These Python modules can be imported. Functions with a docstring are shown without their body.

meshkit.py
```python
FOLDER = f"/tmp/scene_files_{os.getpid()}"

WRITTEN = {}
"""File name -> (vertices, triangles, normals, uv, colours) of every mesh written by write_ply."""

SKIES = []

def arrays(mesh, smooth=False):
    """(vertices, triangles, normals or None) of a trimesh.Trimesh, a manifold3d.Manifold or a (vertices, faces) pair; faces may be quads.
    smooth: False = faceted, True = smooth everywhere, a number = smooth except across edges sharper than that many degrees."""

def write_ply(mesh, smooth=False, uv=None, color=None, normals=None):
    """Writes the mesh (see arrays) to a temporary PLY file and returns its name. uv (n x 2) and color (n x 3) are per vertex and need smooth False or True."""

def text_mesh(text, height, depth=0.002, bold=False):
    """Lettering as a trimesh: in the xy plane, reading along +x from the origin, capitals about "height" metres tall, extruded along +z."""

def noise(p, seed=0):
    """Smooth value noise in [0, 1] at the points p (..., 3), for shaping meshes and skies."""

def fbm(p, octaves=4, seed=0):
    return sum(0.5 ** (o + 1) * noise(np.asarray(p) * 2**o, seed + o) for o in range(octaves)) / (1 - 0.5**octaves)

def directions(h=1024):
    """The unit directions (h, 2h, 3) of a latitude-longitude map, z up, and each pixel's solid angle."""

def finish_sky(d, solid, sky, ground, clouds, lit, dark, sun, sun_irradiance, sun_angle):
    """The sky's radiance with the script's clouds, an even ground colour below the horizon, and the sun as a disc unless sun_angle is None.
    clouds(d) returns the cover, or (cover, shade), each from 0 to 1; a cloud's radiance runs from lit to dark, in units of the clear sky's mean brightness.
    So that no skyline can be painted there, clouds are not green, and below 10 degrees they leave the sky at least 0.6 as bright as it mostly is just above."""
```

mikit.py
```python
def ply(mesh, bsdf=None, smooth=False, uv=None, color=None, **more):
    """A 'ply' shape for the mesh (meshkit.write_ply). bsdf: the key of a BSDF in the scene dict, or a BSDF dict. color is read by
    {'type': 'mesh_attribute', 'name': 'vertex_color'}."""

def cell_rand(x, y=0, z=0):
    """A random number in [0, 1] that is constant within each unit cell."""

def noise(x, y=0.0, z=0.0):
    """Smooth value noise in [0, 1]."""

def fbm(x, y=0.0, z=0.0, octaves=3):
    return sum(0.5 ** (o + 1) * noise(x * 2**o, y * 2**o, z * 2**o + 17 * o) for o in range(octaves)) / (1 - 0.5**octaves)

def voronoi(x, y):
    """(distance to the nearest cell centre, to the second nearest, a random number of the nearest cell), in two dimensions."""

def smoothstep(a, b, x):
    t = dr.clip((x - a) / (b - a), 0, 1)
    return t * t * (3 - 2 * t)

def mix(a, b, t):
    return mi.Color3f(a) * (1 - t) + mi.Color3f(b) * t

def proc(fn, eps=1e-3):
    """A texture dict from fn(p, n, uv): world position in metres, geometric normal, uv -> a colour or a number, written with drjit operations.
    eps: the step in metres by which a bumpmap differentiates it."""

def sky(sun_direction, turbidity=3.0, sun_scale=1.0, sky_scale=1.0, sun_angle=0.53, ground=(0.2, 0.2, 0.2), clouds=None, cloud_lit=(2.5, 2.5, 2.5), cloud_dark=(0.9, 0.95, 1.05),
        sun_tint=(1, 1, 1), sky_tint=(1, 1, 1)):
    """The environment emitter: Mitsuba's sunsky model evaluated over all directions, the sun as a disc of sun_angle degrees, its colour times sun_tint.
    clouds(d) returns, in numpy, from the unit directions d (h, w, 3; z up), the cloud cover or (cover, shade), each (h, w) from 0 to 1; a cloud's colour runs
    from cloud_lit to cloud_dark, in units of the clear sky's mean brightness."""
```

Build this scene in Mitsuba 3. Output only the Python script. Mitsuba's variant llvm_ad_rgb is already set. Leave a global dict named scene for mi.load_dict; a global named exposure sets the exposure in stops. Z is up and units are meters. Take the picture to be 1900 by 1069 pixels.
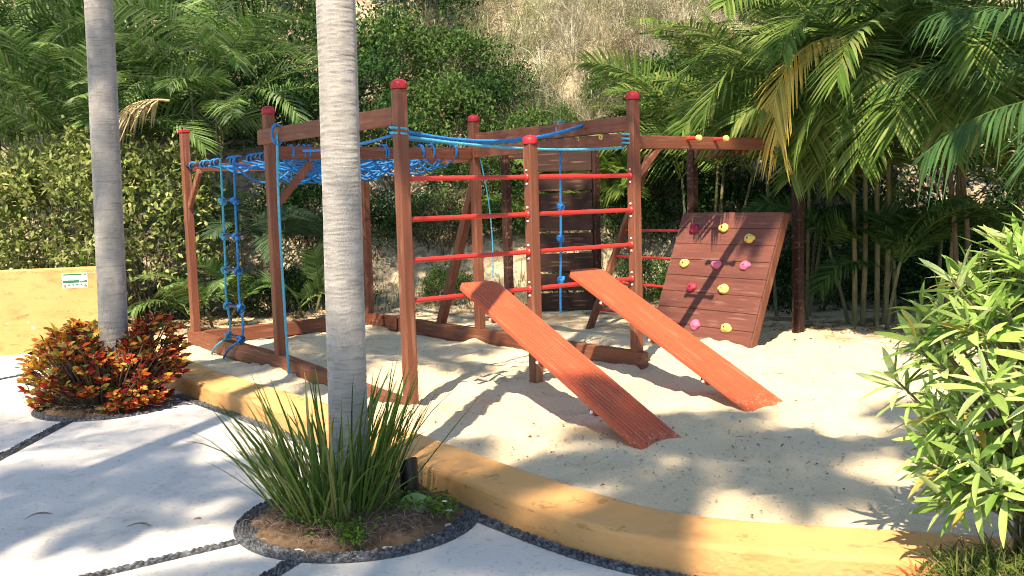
import math
import numpy as np
import trimesh
import drjit as dr
import mitsuba as mi
import meshkit, mikit
from mikit import noise, fbm, voronoi, smoothstep, mix, cell_rand, proc, ply

scene, labels = {}, {}
T = mi.ScalarTransform4f
V = lambda *a: np.array(a, float)
def unit(v):
    v = np.asarray(v, float)
    return v / np.maximum(np.linalg.norm(v, axis=-1, keepdims=True), 1e-9)

# ------------------------------------------------------------------ camera, light, exposure
PITCH, ROLL = math.radians(5.34), math.radians(1.671)
EYE = V(0, 0, 1.55)
FWD = V(0, math.cos(PITCH), -math.sin(PITCH))
UP0 = V(0, math.sin(PITCH), math.cos(PITCH))
UPV = UP0 * math.cos(ROLL) + V(1, 0, 0) * math.sin(ROLL)
scene['camera'] = {'type': 'perspective', 'fov': 2 * math.degrees(math.atan(950 / 1800.56)), 'fov_axis': 'x', 'near_clip': 0.05, 'far_clip': 800.0,
                   'to_world': T().look_at(origin=EYE.tolist(), target=(EYE + FWD).tolist(), up=UPV.tolist())}
SUN_AZ, SUN_EL = math.radians(16.0), math.radians(51.0)      # heading in which shadows fall (from +y towards +x), height of the sun
SHADE = V(math.sin(SUN_AZ), math.cos(SUN_AZ), 0)
SUN = V(-SHADE[0] * math.cos(SUN_EL), -SHADE[1] * math.cos(SUN_EL), math.sin(SUN_EL))
def fill_cloud(d):                                           # thin unseen cloud, added to raise the fill light
    q = d / np.maximum(d[..., 2:], .08) * .8
    return -.12 + .30 * (.6 * meshkit.noise(q * 1.3, 3) + .4 * meshkit.noise(q * 3.7, 4))
scene['sky'] = mikit.sky(SUN.tolist(), turbidity=3.0, sun_tint=(1.0, 0.97, 0.92), clouds=fill_cloud, cloud_lit=(2.4, 2.4, 2.4), sky_tint=(1.07, 1.0, .90))
exposure = 2.88

# ------------------------------------------------------------------ naming helpers
def numbered(key):
    if key not in USED:
        USED.add(key); return key
    i = 1
    while f'{key}_{i:03d}' in USED: i += 1
    key = f'{key}_{i:03d}'; USED.add(key); return key
USED = set()
def thing(name, label, cat, group=None):
    k = numbered(name); labels[k] = {'label': label, 'category': cat}
    if group: labels[k]['group'] = group
    return k
def put(key, mesh, mat, smooth=False, color=None, **more):
    scene[key] = ply(mesh, mat, smooth=smooth, color=color, **more); return key
def part(parent, name, mesh, mat, smooth=False, color=None, label=None, stuff=False):
    k = numbered(f'{parent}__{name}')
    put(k, mesh, mat, smooth, color)
    if label or stuff:
        labels[k] = {}
        if label: labels[k]['label'] = label
        if stuff: labels[k]['kind'] = 'stuff'
    return k
def setting(name, mesh, mat, smooth=False, color=None, label=None):
    k = numbered(name); put(k, mesh, mat, smooth, color); labels[k] = {'kind': 'structure'}
    if label: labels[k]['label'] = label
    return k

# ------------------------------------------------------------------ mesh helpers (vertices, triangles)
def join(*ms):
    vs, fs, at = [], [], 0
    for v, f in ms:
        vs.append(v); fs.append(np.asarray(f) + at); at += len(v)
    return np.vstack(vs), np.vstack(fs)
def beam(p0, p1, w, h, up=(0, 0, 1), ch=0.006):
    p0, p1 = V(*p0), V(*p1); d = unit(p1 - p0); x = V(*up); x = unit(x - d * (x @ d)); y = np.cross(d, x)
    a, b = h / 2, w / 2
    prof = [(a - ch, b), (a, b - ch), (a, -b + ch), (a - ch, -b), (-a + ch, -b), (-a, -b + ch), (-a, b - ch), (-a + ch, b)]
    inn = [(u * (1 - ch / a), v * (1 - ch / b)) for u, v in prof]
    rings = [(p0, inn), (p0 + d * ch, prof), (p1 - d * ch, prof), (p1, inn)]
    v = np.array([c + x * q[0] + y * q[1] for c, pr in rings for q in pr]); f = []
    for r in range(3):
        for i in range(8):
            j = (i + 1) % 8; A, B, C, D = r * 8 + i, r * 8 + j, (r + 1) * 8 + j, (r + 1) * 8 + i
            f += [(A, C, B), (A, D, C)]
    for i in range(1, 7): f += [(0, i, i + 1), (24, 24 + i + 1, 24 + i)]
    return v, np.array(f)[:, ::-1]
def tube(path, r, sides=8, cap=True):
    p = np.asarray(path, float); n = len(p); r = np.broadcast_to(np.asarray(r, float), (n,))
    t = unit(np.gradient(p, axis=0)); a = np.cross(t[0], [0, 0, 1.0] if abs(t[0][2]) < .9 else [1.0, 0, 0]); a = unit(a); fr = []
    for k in range(n):
        a = unit(a - t[k] * (a @ t[k])); fr.append((a, np.cross(t[k], a)))
    ang = np.arange(sides) * 2 * np.pi / sides
    v = np.array([p[k] + r[k] * (math.cos(q) * fr[k][0] + math.sin(q) * fr[k][1]) for k in range(n) for q in ang]); f = []
    for k in range(n - 1):
        for i in range(sides):
            j = (i + 1) % sides; A, B, C, D = k * sides + i, k * sides + j, (k + 1) * sides + j, (k + 1) * sides + i
            f += [(A, B, C), (A, C, D)]
    if cap:
        v = np.vstack([v, p[0], p[-1]]); e = (n - 1) * sides
        for i in range(sides):
            j = (i + 1) % sides; f += [(n * sides, j, i), (n * sides + 1, e + i, e + j)]
    return v, np.array(f)
def lathe(prof, sides=24, at=(0, 0, 0), axis=(0, 0, 1)):
    prof = np.asarray(prof, float); ang = np.arange(sides) * 2 * np.pi / sides; d = unit(V(*axis))
    x = unit(np.cross(d, [0, 1.0, 0] if abs(d[1]) < .9 else [1.0, 0, 0])); y = np.cross(d, x)
    v = np.array([V(*at) + d * z + r * (math.cos(q) * x + math.sin(q) * y) for r, z in prof for q in ang]); f = []
    for k in range(len(prof) - 1):
        for i in range(sides):
            j = (i + 1) % sides; A, B, C, D = k * sides + i, k * sides + j, (k + 1) * sides + j, (k + 1) * sides + i
            f += [(A, B, C), (A, C, D)]
    return v, np.array(f)
ICO1, ICO2 = trimesh.creation.icosphere(subdivisions=1), trimesh.creation.icosphere(subdivisions=2)
ICO0 = trimesh.creation.icosphere(subdivisions=0)
def blob(c, r, seed=0, amp=.15, base=None):
    m = base or ICO2; v = np.array(m.vertices); k = 1 + amp * (2 * meshkit.noise(v * 1.7 + seed * 7.3, seed) - 1)
    return v * k[:, None] * np.asarray(r, float) + V(*c), np.array(m.faces)
def spline(pts, n):
    pts = np.asarray(pts, float)
    from scipy.interpolate import CubicSpline
    s = np.r_[0, np.cumsum(np.linalg.norm(np.diff(pts, axis=0), axis=1))]
    return CubicSpline(s, pts)(np.linspace(0, s[-1], n))
def knot(c, r, d=(0, 0, 1), rope=.011, seed=0):        # an overhand knot: a small trefoil of rope
    q = np.linspace(0, 2 * np.pi, 30); ph = seed * 1.7
    p = np.stack([np.sin(q) + 2 * np.sin(2 * q), np.cos(q) - 2 * np.cos(2 * q), -1.6 * np.sin(3 * q)], 1) / 3 * r
    c_, s_ = math.cos(ph), math.sin(ph); p = p @ np.array([[c_, -s_, 0], [s_, c_, 0], [0, 0, 1]])
    return tube(p + V(*c), rope, 6, cap=False)

class Leaves:
    """collects leaf blades (ribbons) with one colour each"""
    def __init__(self): self.v, self.f, self.c, self.n = [], [], [], 0
    def add(self, v, f, c):
        self.v.append(v); self.f.append(f + self.n); self.c.append(c); self.n += len(v)
    def ribbons(self, spine, side, width, col, fold=0.0, nrm=None):
        """spine (N,K,3), side (N,3) or (N,K,3), width (N,K): last width 0 gives a point"""
        N, K = spine.shape[:2]
        if side.ndim == 2: side = np.repeat(side[:, None], K, 1)
        w = width[..., None] / 2
        if fold == 0.0:
            v = np.stack([spine - side * w, spine + side * w], 2).reshape(N, K * 2, 3); m = 2
        else:
            dz = nrm[:, None] * (w * fold)
            v = np.stack([spine - side * w + dz, spine, spine + side * w + dz], 2).reshape(N, K * 3, 3); m = 3
        f = []
        for k in range(K - 1):
            for j in range(m - 1):
                A, B, C, D = k * m + j, k * m + j + 1, (k + 1) * m + j + 1, (k + 1) * m + j
                f += [(A, B, C), (A, C, D)]
        f = np.array(f)[None] + (np.arange(N) * K * m)[:, None, None]
        self.add(v.reshape(-1, 3), f.reshape(-1, 3), np.repeat(col, K * m, 0))
    def mesh(self): return np.vstack(self.v), np.vstack(self.f)
    def color(self): return np.clip(np.vstack(self.c), 0, 1)
    def part(self, parent, name, mat='leaf', **k): return part(parent, name, self.mesh(), mat, color=self.color(), **k)

def vary(rng, cols, n, amt=.25, probs=None):
    cols = np.asarray(cols, float); i = rng.choice(len(cols), n, p=probs)
    j = rng.choice(len(cols), n, p=probs); t = rng.random((n, 1)) * .5
    return (cols[i] * (1 - t) + cols[j] * t) * (1 + amt * (2 * rng.random((n, 1)) - 1))

# ------------------------------------------------------------------ materials
def plain(name, rgb, rough=.6, spec=.4, **k):
    scene[name] = {'type': 'twosided', 'b': {'type': 'principled', 'base_color': {'type': 'rgb', 'value': list(rgb)} if not isinstance(rgb, dict) else rgb, 'roughness': rough, 'specular': spec, **k}}
def bumped(name, tex, bump, scale, rough=.8, spec=.3, eps=2e-3):
    scene[name] = {'type': 'twosided', 'b': {'type': 'bumpmap', 'arbitrary': proc(bump, eps), 'scale': scale, 'b': {'type': 'principled', 'base_color': proc(tex), 'roughness': rough, 'specular': spec}}}
AX = V(0.79796, 0.60271, 0); BX = V(-0.60271, 0.79796, 0)
def wood(name, axis, lo, hi, rough=.5, wear=(.33, .20, .13), wear_amt=.35, flaked=False):
    d = unit(V(*axis)); o1 = unit(np.cross(d, [0.21, .33, .92])); o2 = np.cross(d, o1)
    D, O1, O2 = (mi.Vector3f(*map(float, q)) for q in (d, o1, o2))
    def tex(p, n, uv):
        s, a, b = dr.dot(p, D), dr.dot(p, O1), dr.dot(p, O2)
        g = fbm(a * 70, b * 70, s * 2.5, 3); broad = noise(a * 6, b * 6, s * .9)
        worn = smoothstep(.62, .82, fbm(a * 40 + 9, b * 40, s * 3.3, 2)) * wear_amt
        c = mix(lo, hi, dr.clip(g * .75 + broad * .45 - .1, 0, 1))
        c = c * (1 - worn) + mi.Color3f(wear) * worn
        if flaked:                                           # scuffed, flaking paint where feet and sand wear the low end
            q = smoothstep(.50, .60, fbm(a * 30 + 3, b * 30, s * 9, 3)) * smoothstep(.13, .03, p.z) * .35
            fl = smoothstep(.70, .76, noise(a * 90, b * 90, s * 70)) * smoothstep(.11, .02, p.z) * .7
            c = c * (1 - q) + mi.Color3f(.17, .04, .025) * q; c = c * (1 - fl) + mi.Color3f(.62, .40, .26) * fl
        return c
    plain(name, proc(tex), rough, .35)
for nm, d in (('wood_upright', (0, 0, 1)), ('wood_across', AX), ('wood_along', BX)):
    wood(nm, d, (.085, .03, .018), (.235, .088, .05))
wood('wood_board', BX, (.10, .036, .028), (.21, .082, .062), .55, (.30, .19, .16), .4)
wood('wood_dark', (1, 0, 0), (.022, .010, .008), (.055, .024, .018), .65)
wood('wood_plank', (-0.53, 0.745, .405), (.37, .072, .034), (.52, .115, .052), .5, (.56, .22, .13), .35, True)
plain('red_plastic', (.36, .018, .03), .45, .4)
plain('red_rung', (.50, .030, .025), .32, .5)
plain('rope_blue', proc(lambda p, n, uv: mix((.012, .11, .42), (.03, .26, .62), noise(p.x * 90, p.y * 90, p.z * 140))), .6, .3)
plain('rope_teal', proc(lambda p, n, uv: mix((.03, .25, .50), (.12, .50, .62), noise(p.x * 90, p.y * 90, p.z * 140))), .6, .3)
plain('rung_navy', (.01, .025, .09), .45, .4)
plain('yellow_cap', (.70, .52, .16), .4, .4)
plain('bolt_white', (.72, .72, .70), .35, .5)
plain('hold_yellow', proc(lambda p, n, uv: mix((.62, .46, .08), (.78, .62, .22), fbm(p.x * 60, p.y * 60, p.z * 60))), .6, .3)
plain('hold_pink', proc(lambda p, n, uv: mix((.55, .10, .22), (.70, .20, .34), fbm(p.x * 60, p.y * 60, p.z * 60))), .6, .3)
plain('hold_red', proc(lambda p, n, uv: mix((.26, .015, .05), (.38, .04, .09), fbm(p.x * 60, p.y * 60, p.z * 60))), .6, .3)
plain('black_metal', (.012, .012, .014), .4, .5)
plain('lens_glass', (.25, .27, .3), .1, .6)
plain('sign_white', (.62, .72, .64), .45, .4)
plain('sign_green', (.02, .13, .07), .45, .4)
plain('flower_white', (.8, .78, .8), .6, .3)
plain('twig', proc(lambda p, n, uv: mix((.16, .11, .08), (.34, .26, .22), noise(p.x * 40, p.y * 40, p.z * 40))), .8, .2)
plain('stem_green', proc(lambda p, n, uv: mix((.08, .09, .04), (.19, .18, .09), noise(p.x * 30, p.y * 30, p.z * 9))), .6, .3)
plain('bark_brown', proc(lambda p, n, uv: mix((.06, .045, .03), (.17, .13, .09), fbm(p.x * 30, p.y * 30, p.z * 12))), .9, .2)
def pebble_tex(p, n, uv):
    r = noise(p.x * 45, p.y * 45, 3.0)
    return mix((.025, .03, .04), (.15, .17, .20), r * r)
plain('pebble', proc(pebble_tex), .45, .4)
plain('mortar', (.09, .09, .095), .9, .2)
def orange_tex(p, n, uv):
    g = fbm(p.x * 3, p.y * 3, p.z * 3, 3); f = fbm(p.x * 60, p.y * 60, p.z * 60, 2)
    stain = smoothstep(.55, .8, fbm(p.x * 5 + 4, p.y * 5, p.z * 9, 3))
    chip = smoothstep(.77, .80, fbm(p.x * 16, p.y * 16, p.z * 16 + 2, 3)); scuff = smoothstep(.60, .72, fbm(p.x * 7, p.y * 7, p.z * 30, 3)) * smoothstep(.45, .6, noise(p.x * 50, p.y * 50, p.z * 50))
    c = mix((.53, .285, .105), (.61, .355, .15), dr.clip(g * .8 + f * .4 - .1, 0, 1))
    return c * (1 - .22 * stain) * (1 - .28 * scuff) * (1 - chip) + mi.Color3f(.50, .44, .36) * chip
bumped('orange_stucco', orange_tex, lambda p, n, uv: fbm(p.x * 70, p.y * 70, p.z * 70, 3), .006, .8, .25)
def pave_tex(p, n, uv):
    g = fbm(p.x * 1.3, p.y * 1.3, 0.0, 4); f = noise(p.x * 120, p.y * 120)
    spot = smoothstep(.66, .76, fbm(p.x * 9 + 3, p.y * 9, 1.0, 2)) + smoothstep(.80, .84, noise(p.x * 55, p.y * 55, 4.0)) * 1.5
    c = mix((.50, .49, .468), (.60, .59, .57), dr.clip(g * .9 + f * .25 - .1, 0, 1))
    return c * (1 - .10 * spot)
bumped('pavement_mat', pave_tex, lambda p, n, uv: fbm(p.x * 90, p.y * 90, 0.0, 2), .003, .75, .25)
def sand_tex(p, n, uv):
    g = fbm(p.x * 2.2, p.y * 2.2, 0.0, 3); f = noise(p.x * 150, p.y * 150)
    speck = smoothstep(.84, .9, noise(p.x * 70 + 7, p.y * 70))
    back = smoothstep(10.6, 12.6, p.y + 1.6 * (fbm(p.x * .8, p.y * .8, 5.0, 3) - .5) + smoothstep(-3.5, -5., p.x) * 1.5 + smoothstep(2.5, 3.6, p.x) * 2.0)
    c = mix((.44, .365, .245), (.57, .495, .36), dr.clip(g * .7 + f * .5 - .1, 0, 1))
    soil = mix((.10, .065, .035), (.32, .22, .12), fbm(p.x * 22, p.y * 22, 2.0, 3))
    patch = smoothstep(.35, .75, fbm(p.x * 5, p.y * 5, 8.0, 3)) * back
    return c * (1 - .3 * speck) * (1 - patch) + soil * patch
bumped('sand_mat', sand_tex, lambda p, n, uv: fbm(p.x * 45, p.y * 45, 0.0, 3), .012, .95, .1)
def hill_tex(p, n, uv):
    g = fbm(p.x * 2, p.y * 2, p.z * 2, 4); f = fbm(p.x * 18, p.y * 18, p.z * 18, 3)
    litter = smoothstep(.5, .62, fbm(p.x * 14, p.y * 14, p.z * 14 + 4, 3))
    c = mix((.26, .215, .14), (.55, .49, .37), dr.clip(g * .6 + f * .7 - .15, 0, 1))
    return c * (1 - .45 * litter)
plain('hill_mat', proc(hill_tex), .95, .1)
def soil_tex(p, n, uv):
    return mix((.045, .03, .02), (.20, .14, .09), fbm(p.x * 35, p.y * 35, p.z * 35, 3))
plain('soil_mat', proc(soil_tex), .95, .1)
def trunk_h(p):
    th = p.z + .018 * fbm(p.x * 9, p.y * 9, p.z * 3, 2)
    ring = noise(p.x * 5, p.y * 5, th * 38); fine = noise(p.x * 16, p.y * 16, th * 95); hair = noise(p.x * 40, p.y * 40, th * 190)
    return ring, fine, hair
def trunk_tex(p, n, uv):
    ring, fine, hair = trunk_h(p); blot = fbm(p.x * 8, p.y * 8, p.z * 6, 3)
    pale = smoothstep(.55, .70, fbm(p.x * 14 + 5, p.y * 14, p.z * 16, 3))
    c = mix((.20, .197, .19), (.385, .378, .365), dr.clip(ring * .2 + fine * .25 + hair * .25 + blot * .7 - .25, 0, 1))
    dark = smoothstep(.66, .80, fine) * .5 + smoothstep(.72, .86, ring) * .3
    return c * (1 - dr.minimum(dark, .24)) * (1 - .12 * pale) + mi.Color3f(.07, .07, .065) * pale
def trunk_bump(p, n, uv):
    ring, fine, hair = trunk_h(p); return ring * .9 + fine * .9 + hair * .35
bumped('trunk_mat', trunk_tex, trunk_bump, .0045, .9, .15)
for nm, dtr, rough in (('leaf', .6, .38), ('leaf_gloss', .65, .3), ('leaf_dry', .5, .7)):
    scene[nm] = {'type': 'principledthin', 'base_color': {'type': 'mesh_attribute', 'name': 'vertex_color'}, 'roughness': rough, 'diff_trans': dtr, 'spec_trans': 0.0, 'eta': 1.4}

# ------------------------------------------------------------------ the ground: far sheet, pavement, sand, slope, kerb
PZ = -0.12
outer = V([-4.9, 11.55], [-4.25, 10.5], [-3.62, 9.5], [-3.05, 8.68], [-2.495, 7.985], [-2.064, 7.48], [-1.30, 6.5], [-.587, 5.556], [-.244, 5.082], [.101, 4.642], [.579, 4.192], [1.046, 3.995], [1.55, 3.85], [2.2, 3.62], [3.1, 3.2], [4.2, 2.6])
oc = spline(outer, 160)
tan = unit(np.gradient(oc, axis=0)); nin = np.stack([-tan[:, 1], tan[:, 0]], 1)        # towards the sand
KW = .38
cen = oc + nin * KW / 2
gx, gy = np.meshgrid(np.linspace(-60, 60, 25), np.linspace(-40, 80, 25), indexing='ij')
def grid(X, Y, Z):
    n, m = X.shape; v = np.stack([X, Y, Z], -1).reshape(-1, 3); i, j = np.meshgrid(np.arange(n - 1), np.arange(m - 1), indexing='ij'); a = (i * m + j).ravel()
    return v, np.vstack([np.stack([a, a + m, a + m + 1], 1), np.stack([a, a + m + 1, a + 1], 1)])
scene_ground = grid(gx * 5, gy * 5, np.full_like(gx, -.6))
setting('ground', scene_ground, 'soil_mat')

def side_of_kerb(P):                                    # > 0 on the sand side of the kerb's middle line
    from scipy.spatial import cKDTree
    _, i = cKDTree(cen).query(P[:, :2]); return ((P[:, :2] - cen[i]) * nin[i]).sum(1)
X, Y = np.meshgrid(np.arange(-16, 8.01, .4), np.arange(-14, 14.81, .4), indexing='ij')
X, Y = np.meshgrid(np.arange(-16, 9, .1), np.arange(-14, 13.5, .1), indexing='ij')
v, f = grid(X, Y, np.full_like(X, PZ)); cc = v[f].mean(1)
f = f[side_of_kerb(cc) < .05]
setting('pavement', (v, f), 'pavement_mat')

FEET = [(x, y, q) for x, y, q in np.random.default_rng(44).uniform((-2.4, 4.4, 0), (3.0, 10.5, 3.14), (230, 3))]
def sand_z(x, y):
    dip = 0 * x
    for fx, fy, q in FEET:                                   # trodden hollows with a low rim
        u, w = (x - fx) * math.cos(q) + (y - fy) * math.sin(q), -(x - fx) * math.sin(q) + (y - fy) * math.cos(q)
        r = (u / .14) ** 2 + (w / .065) ** 2; dip = dip - .032 * np.exp(-r) + .014 * np.exp(-(np.sqrt(r) - 1.7) ** 2 / .18)
    for px, py, h, r_ in HEAPS: dip = dip + h * np.exp(-((x - px) ** 2 + (y - py) ** 2) / r_ ** 2)
    return dip + sand_z0(x, y)
HEAPS = [(-3.57, 10.84, .03, .22), (-2.2, 9.0, .035, .2), (-.80, 7.18, .035, .17), (.2, 7.9, .04, .17), (1.12, 8.6, .04, .2), (-.36, 10.4, .03, .2), (.98, 5.82, .03, .16), (1.88, 6.78, .03, .16), (1.7, 10.3, .05, .3), (2.2, 9.75, .05, .25), (.35, 6.9, -.035, .3), (1.35, 7.6, -.03, .3)]
def sand_z0(x, y):
    p = np.stack([x, y, 0 * x], -1)
    return .05 * (meshkit.noise(p * 1.1, 1) - .5) + .028 * (meshkit.noise(p * 2.9, 2) - .5) + .022 * (meshkit.noise(p * 7.0, 3) - .5) + .010 * (meshkit.noise(p * 17.0, 4) - .5)
X, Y = np.meshgrid(np.arange(-9, 7.5, .045), np.arange(3.6, 15.2, .045), indexing='ij')
Z = sand_z(X, Y); v, f = grid(X, Y, Z - .01); cc = v[f].mean(1)
f = f[side_of_kerb(cc) > .0]
setting('sand', (v, f), 'sand_mat', smooth=True)

def base_y(x): return 14.2 + .25 * np.sin(x * .9 + 1) - .12 * np.maximum(x - 1.5, 0) - .3 * np.clip(-x - 3.5, 0, 3)
def hill_z(x, y):
    t = y - base_y(x); p = np.stack([x, y, 0 * x], -1)
    z = np.where(t > 0, 1.02 * (np.sqrt(t * t + .16) - .4), -.1 + .25 * t)
    return z + np.clip(t, 0, 1) * (.7 * (meshkit.noise(p * .8, 11) - .5) + .3 * (meshkit.noise(p * 2.3, 12) - .5)) + .06 * (meshkit.noise(p * 6, 13) - .5)
X, Y = np.meshgrid(np.arange(-26, 26, .16), np.r_[np.arange(12.8, 22, .12), np.arange(22, 46, .8)], indexing='ij')
setting('hillside', grid(X, Y, hill_z(X, Y)), 'hill_mat', smooth=True)

prof = [(0, -.35)] + [(0, .0)] + [(.03 - .03 * math.cos(q), .0 + .03 * math.sin(q)) for q in np.linspace(.3, 1.57, 4)] + [(KW - .03 + .03 * math.sin(q), .03 * math.cos(q)) for q in np.linspace(0, 1.57, 4)] + [(KW, -.35)]
n, m = len(oc), len(prof)
v = np.array([[*(oc[i] + nin[i] * u), z] for i in range(n) for u, z in prof]); f = []
v[:, 2] += np.where(v[:, 2] > -.1, .006 * (meshkit.noise(v * V(2.5, 2.5, 0), 5) - .5), 0)
for i in range(n - 1):
    for j in range(m - 1):
        A, B, C, D = i * m + j, i * m + j + 1, (i + 1) * m + j + 1, (i + 1) * m + j; f += [(A, C, B), (A, D, C)]
setting('kerb', (v, np.array(f)), 'orange_stucco', smooth=40)

# ------------------------------------------------------------------ pebble strips set in the pavement
def pebbles(name, spots, dirs, seed, label, zs=PZ):
    rng = np.random.default_rng(seed); n = len(spots); base = ICO1
    bv = np.array(base.vertices) ; ms = []
    L = rng.uniform(.013, .022, n); W = rng.uniform(.006, .0095, n); H = rng.uniform(.010, .017, n)
    d = unit(np.c_[dirs + rng.normal(0, .16, dirs.shape), np.zeros(n)]); s = np.stack([-d[:, 1], d[:, 0], 0 * d[:, 0]], 1)
    v = np.c_[spots, np.full(n, zs) + .003][:, None] + bv[None, :, :1] * (d * L[:, None])[:, None] + bv[None, :, 1:2] * (s * W[:, None])[:, None] + bv[None, :, 2:] * (V(0, 0, 1) * H[:, None])[:, None]
    f = np.array(base.faces)[None] + (np.arange(n) * len(bv))[:, None, None]
    k = numbered(name); put(k, (v.reshape(-1, 3), f.reshape(-1, 3)), 'pebble', True); labels[k] = {'label': label, 'category': 'pebbles', 'kind': 'stuff'}
def strip_mesh(path, w, z):
    t = unit(np.gradient(path, axis=0)); nn = np.stack([-t[:, 1], t[:, 0]], 1); L, R = path - nn * w / 2, path + nn * w / 2
    v = np.array([[*q, z] for pair in zip(L, R) for q in pair]); n = len(path)
    f = [q for i in range(n - 1) for q in ((2 * i, 2 * i + 1, 2 * i + 3), (2 * i, 2 * i + 3, 2 * i + 2))]
    return v, np.array(f)
def pebble_strip(path, w, seed, label, rows):
    path = np.asarray(path, float); s = np.r_[0, np.cumsum(np.linalg.norm(np.diff(path, axis=0), axis=1))]
    rng = np.random.default_rng(seed); spots, dirs = [], []
    t_ = unit(np.gradient(path, axis=0))
    for r in range(rows):
        q = np.arange(rng.random() * .03, s[-1], .034); q = q + rng.normal(0, .004, len(q))
        c = np.stack([np.interp(q, s, path[:, k]) for k in (0, 1)], 1); t = unit(np.stack([np.interp(q, s, t_[:, k]) for k in (0, 1)], 1)); nn = np.stack([-t[:, 1], t[:, 0]], 1)
        spots.append(c + nn * ((r + .5) / rows - .5) * w * .94 + nn * rng.normal(0, .002, (len(q), 1))); dirs.append(t)
    k = numbered('mortar_strip'); put(k, strip_mesh(path, w, PZ + .004), 'mortar'); labels[k] = {'kind': 'structure'}
    pebbles('pebble_strip', np.vstack(spots), np.vstack(dirs), seed, label)
ring_c = V(-.845, 5.03); ring2_c = V(-3.47, 8.2)
q = np.linspace(math.radians(110), math.radians(382), 120)
pebble_strip(np.stack([ring_c[0] + .585 * np.cos(q), ring_c[1] + .60 * np.sin(q)], 1), .125, 1, 'dark pebbles set on edge in a ring around the bed of long grass', 7)
q = np.linspace(math.radians(80), math.radians(372), 120)
pebble_strip(np.stack([ring2_c[0] + .55 * np.cos(q), ring2_c[1] + .58 * np.sin(q)], 1), .115, 2, 'dark pebbles set on edge in a ring around the bed of red shrubs', 6)
sel = oc[(oc[:, 1] < 8.6)] ; seln = nin[(oc[:, 1] < 8.6)]
pebble_strip(sel - seln * .052, .085, 3, 'dark pebble edging along the foot of the orange kerb', 5)
pebble_strip(np.linspace((-1.36, 4.72), (-4.2, 2.7), 60), .062, 4, 'narrow pebble strip running left from the ring around the long grass', 4)
pebble_strip(np.linspace((-1.055, 4.42), (-1.62, 3.0), 40), .085, 5, 'pebble strip running towards the viewer from the ring around the long grass', 5)
pebble_strip(np.linspace((-3.55, 7.62), (-3.49, 4.4), 70), .09, 6, 'dark pebble strip running from the ring of red shrubs to the left edge', 5)
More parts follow.
